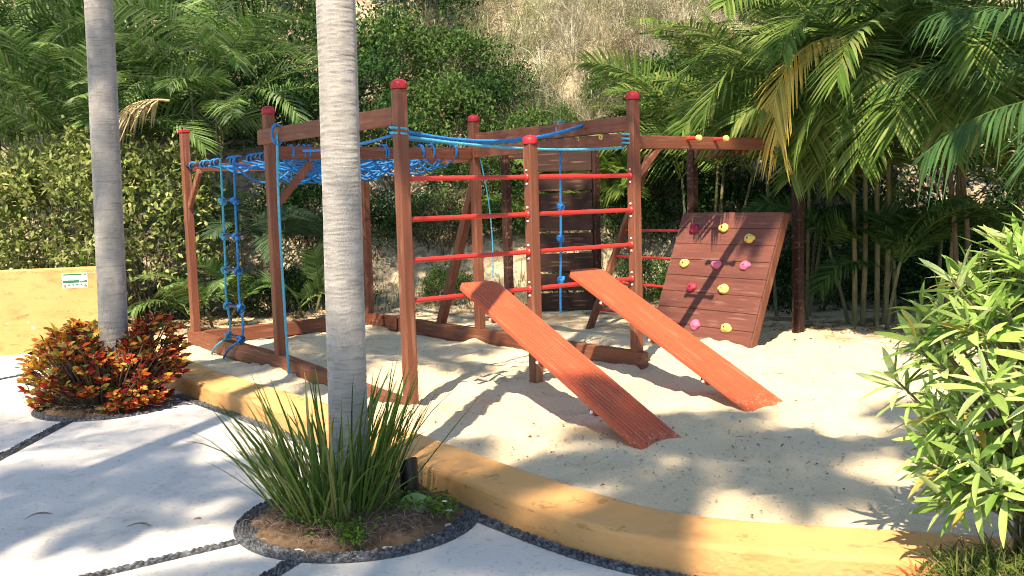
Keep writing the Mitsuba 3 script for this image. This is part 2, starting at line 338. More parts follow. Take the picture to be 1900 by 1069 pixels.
pebble_strip(np.linspace((-5.02, 9.86), (-5.9, 8.2), 40), .05, 7, 'thin dark pebble joint in the paving near the orange wall', 3)

def bed(c, r, name, seed):
    X, Y = np.meshgrid(np.linspace(-1, 1, 60), np.linspace(-1, 1, 60), indexing='ij'); rr = np.hypot(X, Y)
    p = np.stack([X * r + c[0], Y * r + c[1], 0 * X], -1)
    Z = PZ - .02 + .075 * np.sqrt(np.clip(1 - rr ** 2, 0, 1)) + .05 * (meshkit.noise(p * 14, seed) - .5) * (rr < .95) + .02 * (meshkit.noise(p * 40, seed + 1) - .5)
    v, f = grid(p[..., 0], p[..., 1], Z); cc = (v[f].mean(1)[:, :2] - c) / r; f = f[np.hypot(cc[:, 0], cc[:, 1]) < 1]
    setting(name, (v, f), 'soil_mat', True)
bed(ring_c, .59, 'soil', 21); bed(ring2_c, .55, 'soil', 22)
X, Y = np.meshgrid(np.linspace(1.25, 5.0, 60), np.linspace(1.8, 3.92, 50), indexing='ij')
edge = np.minimum(np.minimum((X - 1.25) / .35, (3.92 - Y) / .15), 1); pp = np.stack([X, Y, 0 * X], -1)
setting('soil', grid(X, Y, PZ - .03 + .10 * np.clip(edge, 0, 1) + .05 * (meshkit.noise(pp * 9, 24) - .5) * np.clip(edge, 0, 1)), 'soil_mat', True)

# ------------------------------------------------------------------ orange garden wall and its sign
W0, W1 = V(-7.4, 10.95), V(-4.66, 11.52); wd = unit(W1 - W0); wn = V(wd[1], -wd[0])
w = thing('garden_wall', 'low orange stucco wall behind the red shrubs at the left', 'wall')
q0, q1 = W0 + V(wd[1], -wd[0]) * -.1, W1 + V(wd[1], -wd[0]) * -.1
part(w, 'wall_body', beam([*q0, .36], [*q1, .36], .2, 1.02, ch=.012), 'orange_stucco', 30)
def on_wall(s, z, out): p = W1 - wd * s + wn * out; return V(p[0], p[1], z)
sg = thing('wall_sign', 'small green and white sign on the orange wall', 'sign')
def plate(s0, s1, z0, z1, o0, o1): return beam(on_wall(s0, (z0 + z1) / 2, (o0 + o1) / 2), on_wall(s1, (z0 + z1) / 2, (o0 + o1) / 2), o1 - o0, z1 - z0, ch=.0008)
SS = .36
part(sg, 'panel', plate(SS, SS + .28, .635, .81, .0, .006), 'sign_white')
part(sg, 'green_band', plate(SS + .06, SS + .272, .785, .802, .006, .008), 'sign_green')
part(sg, 'green_band', plate(SS + .008, SS + .034, .785, .802, .006, .008), 'sign_green')
part(sg, 'green_band', plate(SS + .09, SS + .272, .695, .728, .006, .008), 'sign_green')
part(sg, 'green_band', plate(SS + .008, SS + .088, .695, .712, .006, .008), 'sign_green')
part(sg, 'green_band', plate(SS + .008, SS + .035, .7125, .728, .006, .008), 'sign_green')
for s in (.245, .02): part(sg, 'corner_screw', lathe([(.016, 0), (.016, .006), (.012, .009), (0, .009)], 10, on_wall(SS + s + .008, .66, .005), [*wn, 0]), 'twig', 30)
marks = [plate(SS + .06 + .045 * k, SS + .06 + .045 * k + (.02, .03, .024, .03)[k], .662, .680, .006, .0075) for k in range(4)]
part(sg, 'lettering', join(*marks), 'sign_green')

# ------------------------------------------------------------------ climbing frame
A, B, C, D, E_, F, G = (V(*p, 0) for p in ((-3.57, 10.84), (-2.185, 9.0), (-.78, 7.16), (.18, 7.885), (1.1, 8.58), (-.355, 10.37), (-1.80, 12.16)))
Zt = V(0, 0, 1)
cf = thing('jungle_gym', 'reddish brown wooden climbing frame with red capped posts and red rungs standing in the sand', 'climbing frame')
def cap_mesh(p, s=1.0): return lathe([(.046 * s, -.002), (.062 * s, -.002), (.0635 * s, .006), (.0635 * s, .030), (.060 * s, .043), (.048 * s, .057), (.028 * s, .066), (.010, .069), (.010, .073), (0.001, .074)], 10, p)
def post(p, top, w=.09, cap=True, parent=cf, mat='wood_upright', bottom=-.3):
    k = part(parent, 'post', beam(p + Zt * bottom, p + Zt * top, w, w, AX, .008), mat)
    if cap: part(k, 'cap', cap_mesh(p + Zt * top), 'red_plastic', 40)
    return k
pA = post(A, 2.36, cap=False); part(pA, 'cap', beam(A + Zt * 2.36, A + Zt * 2.395, .105, .105, AX, .008), 'red_plastic')
for p, t in ((B, 2.375), (C, 2.36), (D, 1.975), (E_, 2.37), (F, 2.36)): post(p, t)
post(G, 2.2, cap=False)
BZ = 2.165
part(cf, 'top_beam', beam(B - AX * .055 - BX * -.10 + Zt * BZ, C - AX * .018 + BX * .05 + Zt * BZ, .045, .135), 'wood_along')
part(cf, 'top_beam', beam(E_ + BX * .045 + Zt * BZ, F + BX * .06 + Zt * BZ - AX * .0, .045, .135), 'wood_along')
part(cf, 'lower_beam', beam(E_ + BX * .05 - AX * .03 + Zt * 2.03, F - BX * .05 - AX * .03 + Zt * 2.03, .045, .11), 'wood_along')
for t in (.653, .346, 2.178): part(cf, 'yellow_ring', lathe([(.010, -.004), (.010, .012), (.016, .016), (.024, .012), (.026, 0), (.024, -.004)], 14, E_ + BX * t - AX * .06 + Zt * 2.065, -AX), 'yellow_cap', 40)
NZ = 1.99
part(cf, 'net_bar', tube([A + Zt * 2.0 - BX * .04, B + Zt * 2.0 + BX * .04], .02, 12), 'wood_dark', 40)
part(cf, 'net_beam', beam(G + BX * .05 + Zt * NZ, F + BX * .05 + Zt * NZ, .05, .11), 'wood_along')
part(cf, 'net_beam', beam(A + AX * .05 + Zt * NZ, G - AX * .05 + Zt * NZ, .05, .11), 'wood_across')
part(cf, 'net_beam', beam(B + AX * .05 + Zt * (NZ + .03), F - AX * .05 + Zt * (NZ + .03), .05, .12), 'wood_across')
# braces under the net
part(cf, 'brace', beam(A - BX * .045 + Zt * 1.55, A - BX * .42 + Zt * 1.93, .045, .07), 'wood_upright')
part(cf, 'brace', beam(B + AX * .045 + Zt * 1.55, B + AX * .40 + Zt * 1.93, .045, .07), 'wood_upright')
part(cf, 'brace', beam(F + BX * .0 + Zt * 1.74, F + BX * .84 + Zt * .0, .09, .09, AX), 'wood_upright')
# base rails
rz = .07
for p, q, m in ((A + BX * .16, B - BX * .02, 'wood_along'), (B - BX * .02, C + BX * .02 - Zt * .10, 'wood_along'), (G + BX * .06, F - BX * .0, 'wood_along'), (F, E_ - BX * .10, 'wood_along'), (A, G, 'wood_across')):
    part(cf, 'base_rail', beam(p + Zt * rz, q + Zt * rz, .10 if m == 'wood_along' else .098, .16), m)
for t in (.30, .62, .94): part(cf, 'rail_block', beam(G - BX * (t - .13) + AX * -.058 + Zt * .085, G - BX * (t + .13) + AX * -.058 + Zt * .085, .03, .17), 'wood_along')
# rungs through C, D and E
for k, z in enumerate((1.708, 1.409, 1.105, .804)):
    for p, q in ((C, D), (D, E_)):
        r = part(cf, 'rung', tube([p + AX * .04 + Zt * z, q - AX * .04 + Zt * z], .0185, 14), 'red_rung', 40)
        for e, s in ((p, 1), (q, -1)):
            part(r, 'flange', lathe([(.03, 0), (.032, .006), (.026, .016), (.018, .02)], 14, e + AX * .046 * s + Zt * z, AX * s), 'red_rung', 40)
    for e in (D, E_):
        for dz in (.055, -.055):
            part(cf, 'bolt', lathe([(.010, 0), (.010, .005), (.007, .009), (0, .010)], 10, e - AX * .045 + BX * -.0 + Zt * (z + dz), -AX), 'bolt_white', 40)
# overhead beam with pegs running off to the right
J, I = V(3.11, 10.5, 0), V(2.2, 11.7, 0)
part(cf, 'peg_beam', beam(E_ + AX * .045 + Zt * 2.0, E_ + AX * 2.2 + Zt * 2.0, .06, .115), 'wood_across')
part(cf, 'brace', beam(E_ + AX * .04 + Zt * 1.70, E_ + AX * .30 + Zt * 1.945, .045, .06), 'wood_upright')
for s in (.65, 1.02):
    c0 = E_ + AX * s + Zt * 2.035
    k = part(cf, 'peg', tube([c0 + BX * .17, c0 - BX * .17], .017, 12), 'red_rung', 40)
    for d in (1, -1): part(k, 'cap', lathe([(.019, -.02), (.026, -.018), (.027, .01), (.022, .02), (.001, .023)], 14, c0 + BX * .175 * d, BX * d), 'yellow_cap', 40)

# ------------------------------------------------------------------ planks leaning on the lowest rung
def lean_plank(a0, a1, aw, b0, b1, z0, z1, label):
    """a grooved board from the sand (offset b0, in front of the rungs) up over the lowest rung (b1)"""
    t = thing('balance_plank', label, 'plank')
    p0, p1 = C + AX * a0 - BX * b0 + Zt * z0, C + AX * a1 + BX * b1 + Zt * z1
    d = unit(p1 - p0); s = unit(AX - d * (AX @ d)); u = np.cross(s, d); u = u if u[2] > 0 else -u
    th, nrib = .034, 11; L = np.linalg.norm(p1 - p0)
    pr = []
    for k in range(nrib):
        x0 = -aw / 2 + aw * k / nrib; x1 = -aw / 2 + aw * (k + 1) / nrib; g = .0035; dep = .006 if k % 3 else .0045
        pr += [(x0 + g, th - dep * 0), (x1 - g, th), (x1 - g * .6, th - dep), (x1 + g * .6 if k < nrib - 1 else x1 - g * .6, th - dep)]
    pr = pr[:-2] + [(aw / 2, th - .006), (aw / 2, .0), (-aw / 2, .0), (-aw / 2, th - .006)]
    pr = np.array(pr); n = len(pr)
    rings = [(-.004, 0), (0.0, 1), (L - .05, 1), (L, .78)]
    v = np.array([p0 + d * l + s * q[0] * (k_ if k_ > 0 else .99) + u * q[1] for l, k_ in rings for q in pr]); f = []
    for r in range(3):
        for i in range(n):
            j = (i + 1) % n; A_, B_, C_, D_ = r * n + i, r * n + j, (r + 1) * n + j, (r + 1) * n + i
            f += [(A_, B_, C_), (A_, C_, D_)]
    for e, flip in ((0, 1), (3 * n, -1)):
        c_ = len(v); v = np.vstack([v, v[e:e + n].mean(0)])
        for i in range(n):
            j = (i + 1) % n; f.append((c_, e + j, e + i)[::flip])
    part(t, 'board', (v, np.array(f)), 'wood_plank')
    for l in (.22, .5, .78):
        c0 = p0 + d * L * l - u * .022
        k = part(t, 'batten', beam(c0 - s * aw * .46, c0 + s * aw * .46, .07, .04, u), 'wood_across')
        part(k, 'bolt', lathe([(.013, 0), (.013, .008), (.008, .014), (0, .015)], 10, c0 - s * (aw * .46 - .002), -s), 'bolt_white', 40)
    c0 = p1 - d * .10 - u * .04
    part(t, 'hook', beam(c0 - s * aw * .3, c0 + s * aw * .3, .05, .05, u), 'wood_across')
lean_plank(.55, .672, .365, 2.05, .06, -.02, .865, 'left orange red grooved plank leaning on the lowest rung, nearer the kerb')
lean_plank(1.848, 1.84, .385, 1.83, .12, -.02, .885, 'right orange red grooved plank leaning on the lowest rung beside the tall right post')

# ------------------------------------------------------------------ climbing board with holds, its ladder side and posts
cb = thing('climbing_board', 'sloping brown plank climbing board with yellow and pink holds', 'climbing wall')
b0 = E_ + AX * 1.504 + BX * -.03; sl = AX * .55 + Zt * 1.319; BL = np.linalg.norm(sl); sl = sl / BL; BW = 1.346; bn = unit(np.cross(BX, sl)); bn = bn if bn @ AX < 0 else -bn
rows = np.linspace(-.02, BL, 9)
for k in range(8):
    l0, l1 = rows[k] + .002, rows[k + 1] - .002; m = (l0 + l1) / 2; off = .0015 * ((k * 7) % 3)
    part(cb, 'plank', beam(b0 + sl * m + BX * .0 + bn * off, b0 + sl * m + BX * BW + bn * off, .03, l1 - l0, sl, .0025), 'wood_board')
for y in (.03, BW - .03): part(cb, 'side_rail', beam(b0 + sl * -.1 + BX * y - bn * .065, b0 + sl * (BL + .0) + BX * y - bn * .065, .06, .095, bn), 'wood_upright')
part(cb, 'side_rail', beam(b0 - sl * .15 + BX * 2.40 - bn * .04, b0 + sl * (BL + .75) + BX * 2.20 - bn * .04, .05, .09, bn), 'wood_upright')
for l in (1.235, .905, .575, .235): part(cb, 'ladder_rung', tube([b0 + sl * l + BX * (BW - .05) - bn * .05, b0 + sl * l + BX * 2.32 - bn * .05], .016, 10), 'red_rung', 40)
for p, t in ((J, 2.05), (I, 2.06)): post(p, t, .1, False, cb, 'wood_dark')  # end posts get darker wood, its colour stands in for shade
part(cb, 'cross_beam', beam(J - BX * .0 + Zt * 2.0 + BX * .05, I - BX * .05 + Zt * 2.0, .05, .1), 'wood_along')
part(cb, 'cross_beam', beam(J + BX * .05 + Zt * 1.25, I - BX * .05 + Zt * 1.25, .05, .1), 'wood_along')
def hold(y, l, mat, label, seed, r=(.062, .05, .04)):
    v = np.array(ICO2.vertices); k = 1 + .55 * (meshkit.noise(v * 1.3 + seed * 3.1, seed) - .5); v = v * k[:, None]
    v[:, 2] = np.maximum(v[:, 2], -.25)
    c = b0 + sl * l + BX * y + bn * .024
    w = c + (v[:, :1] * r[0]) * BX + (v[:, 1:2] * r[1]) * sl + (v[:, 2:] * r[2]) * bn
    h = part(cb, 'hold', (w, np.array(ICO2.faces)), mat, 50, label=label)
    part(h, 'bolt', lathe([(.009, 0), (.009, .004), (0, .005)], 8, c + bn * r[2] * .98, bn), 'black_metal')
for i, (y, l, m, nm) in enumerate(((1.117, 1.241, 'hold_red', 'dark red'), (.694, 1.245, 'hold_yellow', 'yellow'), (.323, 1.13, 'hold_yellow', 'yellow'), (1.114, .835, 'hold_yellow', 'pale yellow'), (.668, .841, 'hold_pink', 'pink'),
                                 (.284, .845, 'hold_pink', 'pink'), (.923, .569, 'hold_red', 'dark red'), (.489, .577, 'hold_yellow', 'pale yellow'), (.737, .169, 'hold_pink', 'pink'), (.325, .172, 'hold_yellow', 'yellow'))):
    hold(y, l, m, nm + ' climbing hold', i + 3)

# ------------------------------------------------------------------ dark plank wall behind the frame
pw = thing('plank_wall', 'upright dark wall of horizontal planks standing behind the climbing frame', 'plank wall')
wy = 12.95
zs = [.0, .27, .53, .80, 1.07, 1.33, 1.60, 1.86, 2.16]
for k in range(8):
    o = .02 * (k % 2)
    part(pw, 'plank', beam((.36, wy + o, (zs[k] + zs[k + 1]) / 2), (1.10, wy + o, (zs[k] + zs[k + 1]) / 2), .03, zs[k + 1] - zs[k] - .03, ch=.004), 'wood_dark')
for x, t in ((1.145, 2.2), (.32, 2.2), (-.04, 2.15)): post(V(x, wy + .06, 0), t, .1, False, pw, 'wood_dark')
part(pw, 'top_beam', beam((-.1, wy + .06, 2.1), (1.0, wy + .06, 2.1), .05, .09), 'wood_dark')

# ------------------------------------------------------------------ ropes
rng = np.random.default_rng(5)
def rope_path(p, q, sag, n=16, wob=.0):
    t = np.linspace(0, 1, n)[:, None]; w = V(*p) * (1 - t) + V(*q) * t - Zt * sag * 4 * t * (1 - t)
    if wob: w[1:-1] += rng.normal(0, wob, (n - 2, 3))
    return w
net = thing('cargo_net', 'sagging blue rope net slung overhead between the left posts', 'net')
nA, nB, nF, nG = A + AX * .1 - BX * .1 + Zt * 2.0, B + AX * .1 + BX * .1 + Zt * 2.0, F - AX * .1 + BX * .08 + Zt * 2.02, G - AX * .1 - BX * .08 + Zt * 2.0
def net_at(s, t):
    p = (nA * (1 - s) + nG * s) * (1 - t) + (nB * (1 - s) + nF * s) * t
    return p - Zt * (.13 * 16 * s * (1 - s) * t * (1 - t) + .015 * math.sin(9 * s + 7 * t))
for k in range(9):
    s = k / 8
    part(net, 'rope', tube([net_at(s, t) + rng.normal(0, .006, 3) for t in np.linspace(0, 1, 20)], .012, 6), 'rope_blue', True)
for k in range(9):
    t = k / 8
    part(net, 'rope', tube([net_at(s, t) + rng.normal(0, .006, 3) for s in np.linspace(0, 1, 20)], .012, 6), 'rope_blue', True)
for k in range(46):       # slack loops that hang below the net
    s, t = rng.uniform(.05, .88), rng.uniform(.15, .97); p, q_ = net_at(s, t), net_at(min(s + rng.uniform(.12, .3), 1), min(t + rng.uniform(-.05, .1), 1))
    part(net, 'slack_loop', tube(rope_path(p, q_, rng.uniform(.05, .16), 12), .012, 6), 'rope_blue', True)
for d0 in (.12, .33, .74, .86, 1.31, 1.62, 2.05):
    qq = np.linspace(0, 2 * np.pi * rng.uniform(.9, 2.6), 30)
    part(net, 'lashing', tube([B + (A - B) / np.linalg.norm(A - B) * (d0 + .016 * u) + Zt * (2.0 + .03 * math.sin(u)) + AX * .03 * math.cos(u) for u in qq], .0105, 6), 'rope_blue', True)
for k, t in enumerate((.06, .15, .31, .36, .52, .74, .80, .93)):
    c0 = (nB * (1 - t) + nF * t)
    qq = np.linspace(0, 2 * np.pi * rng.uniform(1.2, 2.6), 30); sw = rng.uniform(-.03, .03)
    part(net, 'lashing', tube([c0 + Zt * .02 - BX * .06 + BX * .065 * math.cos(u) + Zt * .075 * math.sin(u) + AX * sw * u / 3 for u in qq], .010, 6), 'rope_blue', True)
rl = thing('rope_ladder', 'hanging rope ladder with two knotted blue side ropes and dark rungs', 'rope ladder')
uA = unit(A - B)
def on_AB(d, z, o=0.0): return B + uA * d + Zt * z - AX * (.035 + o)
for i, (ds, mat) in enumerate((((1.165, 1.17, 1.18, 1.195, 1.205, 1.225), 'rope_teal'), ((.81, .825, .84, .85, .845, .88), 'rope_blue'))):
    zz = (2.03, 1.6, 1.245, .90, .53, .215)
    end = [on_AB(ds[-1] + .12, .12, .06), on_AB(ds[-1] + .26, .04, .07), on_AB(ds[-1] + .30, -.01, .08), on_AB(ds[-1] + .24, -.03, .09)]
    path = spline(np.array([on_AB(d_, z_) for d_, z_ in zip(ds, zz)] + end), 46)
    part(rl, 'side_rope', tube(path, .0115, 8), mat, True)
    for j in range(1, 6):
        part(rl, 'knot', join(knot(on_AB(ds[j], zz[j]), .036, rope=.0145, seed=i + j), knot(on_AB(ds[j], zz[j] - .02), .029, rope=.013, seed=i + j + 4)), mat, True)
for j, (d0, d1) in enumerate(((.825, 1.17), (.84, 1.18), (.85, 1.195), (.845, 1.205), (.88, 1.225))):
    z = (1.6, 1.245, .90, .53, .215)[j]
    part(rl, 'rung', tube([on_AB(d0 - .07, z + .012), on_AB(d1 + .05, z)], .018, 10), 'rung_navy', 40)
hr = thing('hanging_rope', 'plain blue rope hanging straight down beside the left capped post', 'rope')
h0 = B - BX * .335 - AX * .09
part(hr, 'rope', tube(spline(np.array([h0 + Zt * 2.17 + AX * .02, h0 + Zt * 1.5, h0 + Zt * .7 - BX * .01, h0 + Zt * .1 - BX * .03, h0 - BX * .04 + Zt * -.02]), 40), .012, 8), 'rope_teal', True)
part(hr, 'loop', tube([h0 + Zt * BZ + AX * .02 + AX * .048 * math.cos(u) + Zt * .09 * math.sin(u) for u in np.linspace(0, 2 * np.pi, 24)], .012, 8), 'rope_blue', True)
kr = thing('knotted_rope', 'blue climbing rope with three knots hanging in front of the dark plank wall', 'rope')
k0 = E_ + BX * .985 - AX * .02
part(kr, 'rope', tube(spline(np.array([k0 + Zt * 2.1 - BX * .02, k0 + Zt * 1.45, k0 + Zt * 1.1 + BX * .01, k0 + Zt * .75 + BX * .03, k0 + Zt * .42 + BX * .04]), 40), .012, 8), 'rope_blue', True)
for j, z in enumerate((1.449, 1.148, .75)): part(kr, 'knot', join(knot(k0 + Zt * z + BX * .01 * j, .032, rope=.013, seed=j), knot(k0 + Zt * (z - .02) + BX * .01 * j, .026, rope=.012, seed=j + 5)), 'rope_blue', True)
part(kr, 'loop', tube([k0 + Zt * BZ + AX * .02 + AX * .05 * math.cos(u) + Zt * .09 * math.sin(u) for u in np.linspace(0, 2 * np.pi, 24)], .012, 8), 'rope_blue', True)
ho = thing('slack_rope', 'slack double blue rope strung overhead from the tall left post to the back beam', 'rope')
c1, c2 = C + BX * .12 - AX * .01, E_ + BX * .62 - AX * .04
part(ho, 'rope', tube(rope_path(c1 + Zt * 2.085, c2 + Zt * 2.19, .12, 24), .016, 8), 'rope_blue', True)
part(ho, 'rope', tube(rope_path(c1 + Zt * 2.03, c2 + Zt * 2.185 + BX * .03, .10, 24), .015, 8), 'rope_blue', True)
part(ho, 'rope', tube(rope_path(c1 + Zt * 2.04 + AX * .02, E_ - AX * .05 + BX * .06 + Zt * 1.955, .055, 24), .011, 8), 'rope_teal', True)
part(ho, 'rope', tube(rope_path(C + BX * .1 + Zt * 2.035, C + BX * 1.6 - AX * .02 + Zt * 2.0, .03, 16), .011, 8), 'rope_blue', True)
part(ho, 'lashing', tube([E_ + BX * .05 - AX * .0 + Zt * (2.09 - .006 * u) + AX * .062 * math.cos(u) + BX * .062 * math.sin(u) for u in np.linspace(0, 6 * np.pi, 60)], .010, 6), 'rope_teal', True)
part(ho, 'lashing', tube([C + BX * .02 + Zt * (2.10 - .006 * u) + AX * .064 * math.cos(u) + BX * .064 * math.sin(u) for u in np.linspace(0, 4 * np.pi, 40)], .010, 6), 'rope_teal', True)
tr = thing('thin_rope', 'thin grey blue rope hanging from the net behind the left leaning plank', 'rope')
t0 = F + BX * -.1 + AX * .3
part(tr, 'rope', tube(spline(np.array([F - BX * .1 - AX * .01 + Zt * 2.0, F - BX * .12 + AX * .10 + Zt * 1.3, F - BX * .12 + AX * .10 + Zt * .7]), 20), .007, 6), 'rope_teal', True)
# ------------------------------------------------------------------ where the palms outside the picture and the slope shrubs stand
# x, y, height, fronds, frond length, leaflet width, leaflet pairs
OFF = [(-3.7, -6.4, 13.0, 18, 1.6, .045, 32, 'tall palm behind the viewer that shades the near kerb'),
       (-2.3, -6.1, 14.0, 15, 1.25, .045, 30, 'tallest slim palm behind the viewer, shading the near sand'),
       (-4.1, 1.3, 10.0, 22, 1.9, .045, 36, 'tall palm left of the viewer that shades the left trunk'),
       (-6.1, -2.0, 10.0, 16, 2.2, .038, 28, 'tall palm behind the viewer at the left'),
       (-4.9, -3.1, 10.0, 11, 1.2, .04, 28, 'palm behind the viewer, between the two leftmost ones'),
       (2.3, 3.2, 10.0, 24, 2.2, .05, 40, 'tall unseen palm added right of the viewer to shade the canes'),  # not in view, added to darken the growth under the right palms
       (.8, -1.9, 9.5, 12, .9, .04, 30, 'slim palm behind the viewer at the right')]
SLOPE = [(.9, 17.3, .5, 2), (1.9, 17.6, .6, 2), (-.1, 16.7, .55, 2), (2.6, 16.6, .6, 2), (1.7, 16.4, .5, 1), (2.3, 16.2, .8, 0), (3.0, 15.9, .85, 1), (3.6, 17.0, .9, 0), (2.0, 15.2, .6, 0), (-.4, 17.6, .8, 0), (-1.6, 19.2, 1.1, 0), (.2, 16.0, .5, 0), (-4.6, 17.2, 1.0, 1), (-3.7, 16.4, 1.0, 0), (-2.7, 16.8, 1.1, 0), (-1.9, 16.1, .95, 1), (-1.1, 17.0, 1.0, 2), (-.5, 16.2, .8, 1), (-3.2, 17.9, 1.1, 1), (-2.1, 18.0, 1.1, 2), (-.9, 18.2, 1.0, 2),
         (-3.3, 15.3, .8, 0), (-2.2, 15.2, .7, 0), (-1.3, 15.3, .65, 1), (.3, 16.9, .7, 2), (-5.6, 16.6, 1.1, 0), (-5.4, 18.2, 1.2, 0), (-4.2, 18.9, 1.2, 2), (-6.8, 16.8, 1.2, 0), (-7.9, 17.6, 1.3, 0), (-9.4, 17.0, 1.3, 0), (-6.8, 18.9, 1.3, 0), (-8.8, 19.2, 1.4, 0),  # dark kind at the left: leaf colour stands in for tree shade
         (.6, 15.6, .6, 1), (.9, 16.5, .55, 2), (1.9, 16.6, .6, 2), (1.5, 15.9, .55, 1), (-.2, 15.4, .55, 2), (.1, 17.9, .7, 1), (2.6, 17.4, .6, 2), (2.2, 15.6, .8, 0), (3.3, 15.0, .9, 0), (4.8, 14.6, 1.0, 0), (6.2, 13.6, 1.1, 0), (7.4, 12.6, 1.1, 0), (5.6, 12.6, .9, 0), (4.0, 13.0, .9, 0), (6.6, 15.2, 1.2, 1), (8.2, 14.2, 1.2, 0), (3.4, 16.8, .9, 1), (5.2, 16.8, 1.1, 1), (7.4, 17.4, 1.3, 0), (2.9, 13.3, .8, 0)]
# ------------------------------------------------------------------ foliage builders
GREEN_DARK = [(0.027, 0.069, 0.02), (0.037, 0.095, 0.029), (0.058, 0.122, 0.041)]
GREEN_MID = [(0.056, 0.124, 0.034), (0.087, 0.167, 0.046), (0.136, 0.211, 0.068)]
GREEN_LIME = [(.15, .24, .045), (.22, .31, .07), (.11, .19, .04)]
STRAW = [(0.609, 0.577, 0.453), (0.519, 0.481, 0.366), (0.68, 0.664, 0.572), (0.394, 0.366, 0.259)]

def frond(L, rng, base, az, el, length, droop, npair=38, leaf=.42, width=.030, cols=GREEN_MID, vee=.5, hang=.35, twist=0.0, start=.16, rach=.011, bend_az=0.0, fwd=.55, amt=.25):
    """one feather leaf: a curved midrib with two rows of leaflets"""
    K = 16; s = np.linspace(0, 1, K); e = el - droop * s ** 1.35; a = az + bend_az * s
    d = np.stack([np.cos(e) * np.sin(a), np.cos(e) * np.cos(a), np.sin(e)], 1)
    P = V(*base) + np.vstack([np.zeros(3), np.cumsum((d[:-1] + d[1:]) / 2 * length / (K - 1), axis=0)])
    side0 = np.stack([np.cos(a), -np.sin(a), 0 * a], 1); up0 = np.cross(side0, d)
    ct, st = math.cos(twist), math.sin(twist); side = side0 * ct + up0 * st; up = up0 * ct - side0 * st
    n = npair; q = np.linspace(start, .995, n)
    I = lambda Q, x: np.stack([np.interp(x, s, Q[:, k]) for k in range(3)], 1)
    for sg in (1, -1):
        x = np.clip(q + rng.normal(0, .004, n), start, .999); p, t, sd, u = I(P, x), unit(I(d, x)), unit(I(side, x)), unit(I(up, x))
        y = (x - start) / (1 - start); ll = leaf * (.35 + 1.5 * np.sqrt(np.clip(y, 0, 1)) * (1 - y) ** .55) * rng.uniform(.85, 1.1, n)
        ll = np.minimum(ll, leaf * 1.15)
        f_ = fwd + .9 * y ** 2
        dr_ = unit(sd * sg + t * f_[:, None] + u * (vee * rng.uniform(.6, 1.3, n))[:, None])
        h = (hang * rng.uniform(.6, 1.4, n))[:, None] * Zt
        p1 = p + dr_ * (ll * .5)[:, None] - h * (ll * .18)[:, None]; p2 = p + dr_ * ll[:, None] - h * (ll * .75)[:, None]
        w = width * rng.uniform(.8, 1.15, n)
        wn_ = unit(np.cross(dr_, u)); 
        L.ribbons(np.stack([p, p1, p2], 1), wn_, np.stack([w * .55, w, w * .06], 1), vary(rng, cols, n, amt))
    r = rach * (1 - .85 * s); v, f = tube(P, r, 4, cap=False)
    rc = np.array(cols).mean(0) * V(1.35, 1.15, 1.0)
    L.add(v, f, np.repeat(np.clip(rc, 0, .6)[None], len(v), 0))

def shrub_mesh(seed, radii, nclump, per, leaf, width, cols, spread=.13, lumpy=.35, fill=.55, probs=None, droop=0.0, amt=.3):
    rng = np.random.default_rng(seed); L = Leaves()
    d = unit(rng.normal(size=(nclump, 3))); d[:, 2] = np.where(d[:, 2] < -.35, -d[:, 2], d[:, 2])
    rad = (fill + (1 - fill) * rng.random(nclump) ** .5) * (1 + lumpy * (meshkit.noise(d * 1.9 + seed, seed) - .5) * 2)
    c = d * rad[:, None]
    cc = np.repeat(c, per, 0); n = len(cc); out = unit(np.repeat(d, per, 0) + V(0, 0, .45))
    pos = cc * V(*radii) + rng.normal(0, spread, (n, 3)); dirs = unit(out * .7 + rng.normal(0, .75, (n, 3)) - V(0, 0, droop)); side = unit(np.cross(dirs, rng.normal(0, .6, (n, 3)) + V(0, .0, 1)))
    l = leaf * rng.uniform(.6, 1.25, n); w = width * rng.uniform(.75, 1.2, n); nr = np.cross(side, dirs); nr *= np.sign(nr[:, 2:] + 1e-6)
    sp = np.stack([pos, pos + dirs * (l * .5)[:, None] + nr * (l * .06)[:, None], pos + dirs * l[:, None] - nr * (l * .05)[:, None]], 1)
    tone = np.repeat(rng.uniform(.75, 1.2, nclump), per)[:, None]
    L.ribbons(sp, side, np.stack([w * .25, w, w * .05], 1), vary(rng, cols, n, amt, probs) * tone)
    S = []
    for k in rng.choice(nclump, min(nclump, 22), replace=False):
        b = V(rng.normal(0, .1), rng.normal(0, .1), -radii[2] * .95); e = c[k] * V(*radii) * .95
        S.append(tube(spline(np.array([b, b * .5 + e * .5 + V(0, 0, .12) * radii[2] + rng.normal(0, .05, 3), e]), 7), np.linspace(.014, .004, 7), 4, cap=False))
    return L.mesh(), L.color(), join(*S)

class Kind:      # a few shrub shapes that are placed many times
    def __init__(self, mat, **k):
        (m, c, s) = shrub_mesh(**k); self.leafs = ply(m, mat, color=c); self.stems = ply(s, 'bark_brown')
    def place(self, name, label, loc, scale=(1, 1, 1), rot=0, group=None, cat='shrub'):
        t = thing(name, label, cat, group); M = T().translate(list(map(float, loc))).rotate([0, 0, 1], rot).scale(list(map(float, scale)))
        for nm, sh in (('foliage', self.leafs), ('stems', self.stems)):
            k = numbered(f'{t}__{nm}'); scene[k] = {**sh, 'to_world': M}
            if nm == 'foliage': labels[k] = {'kind': 'stuff'}
        return t

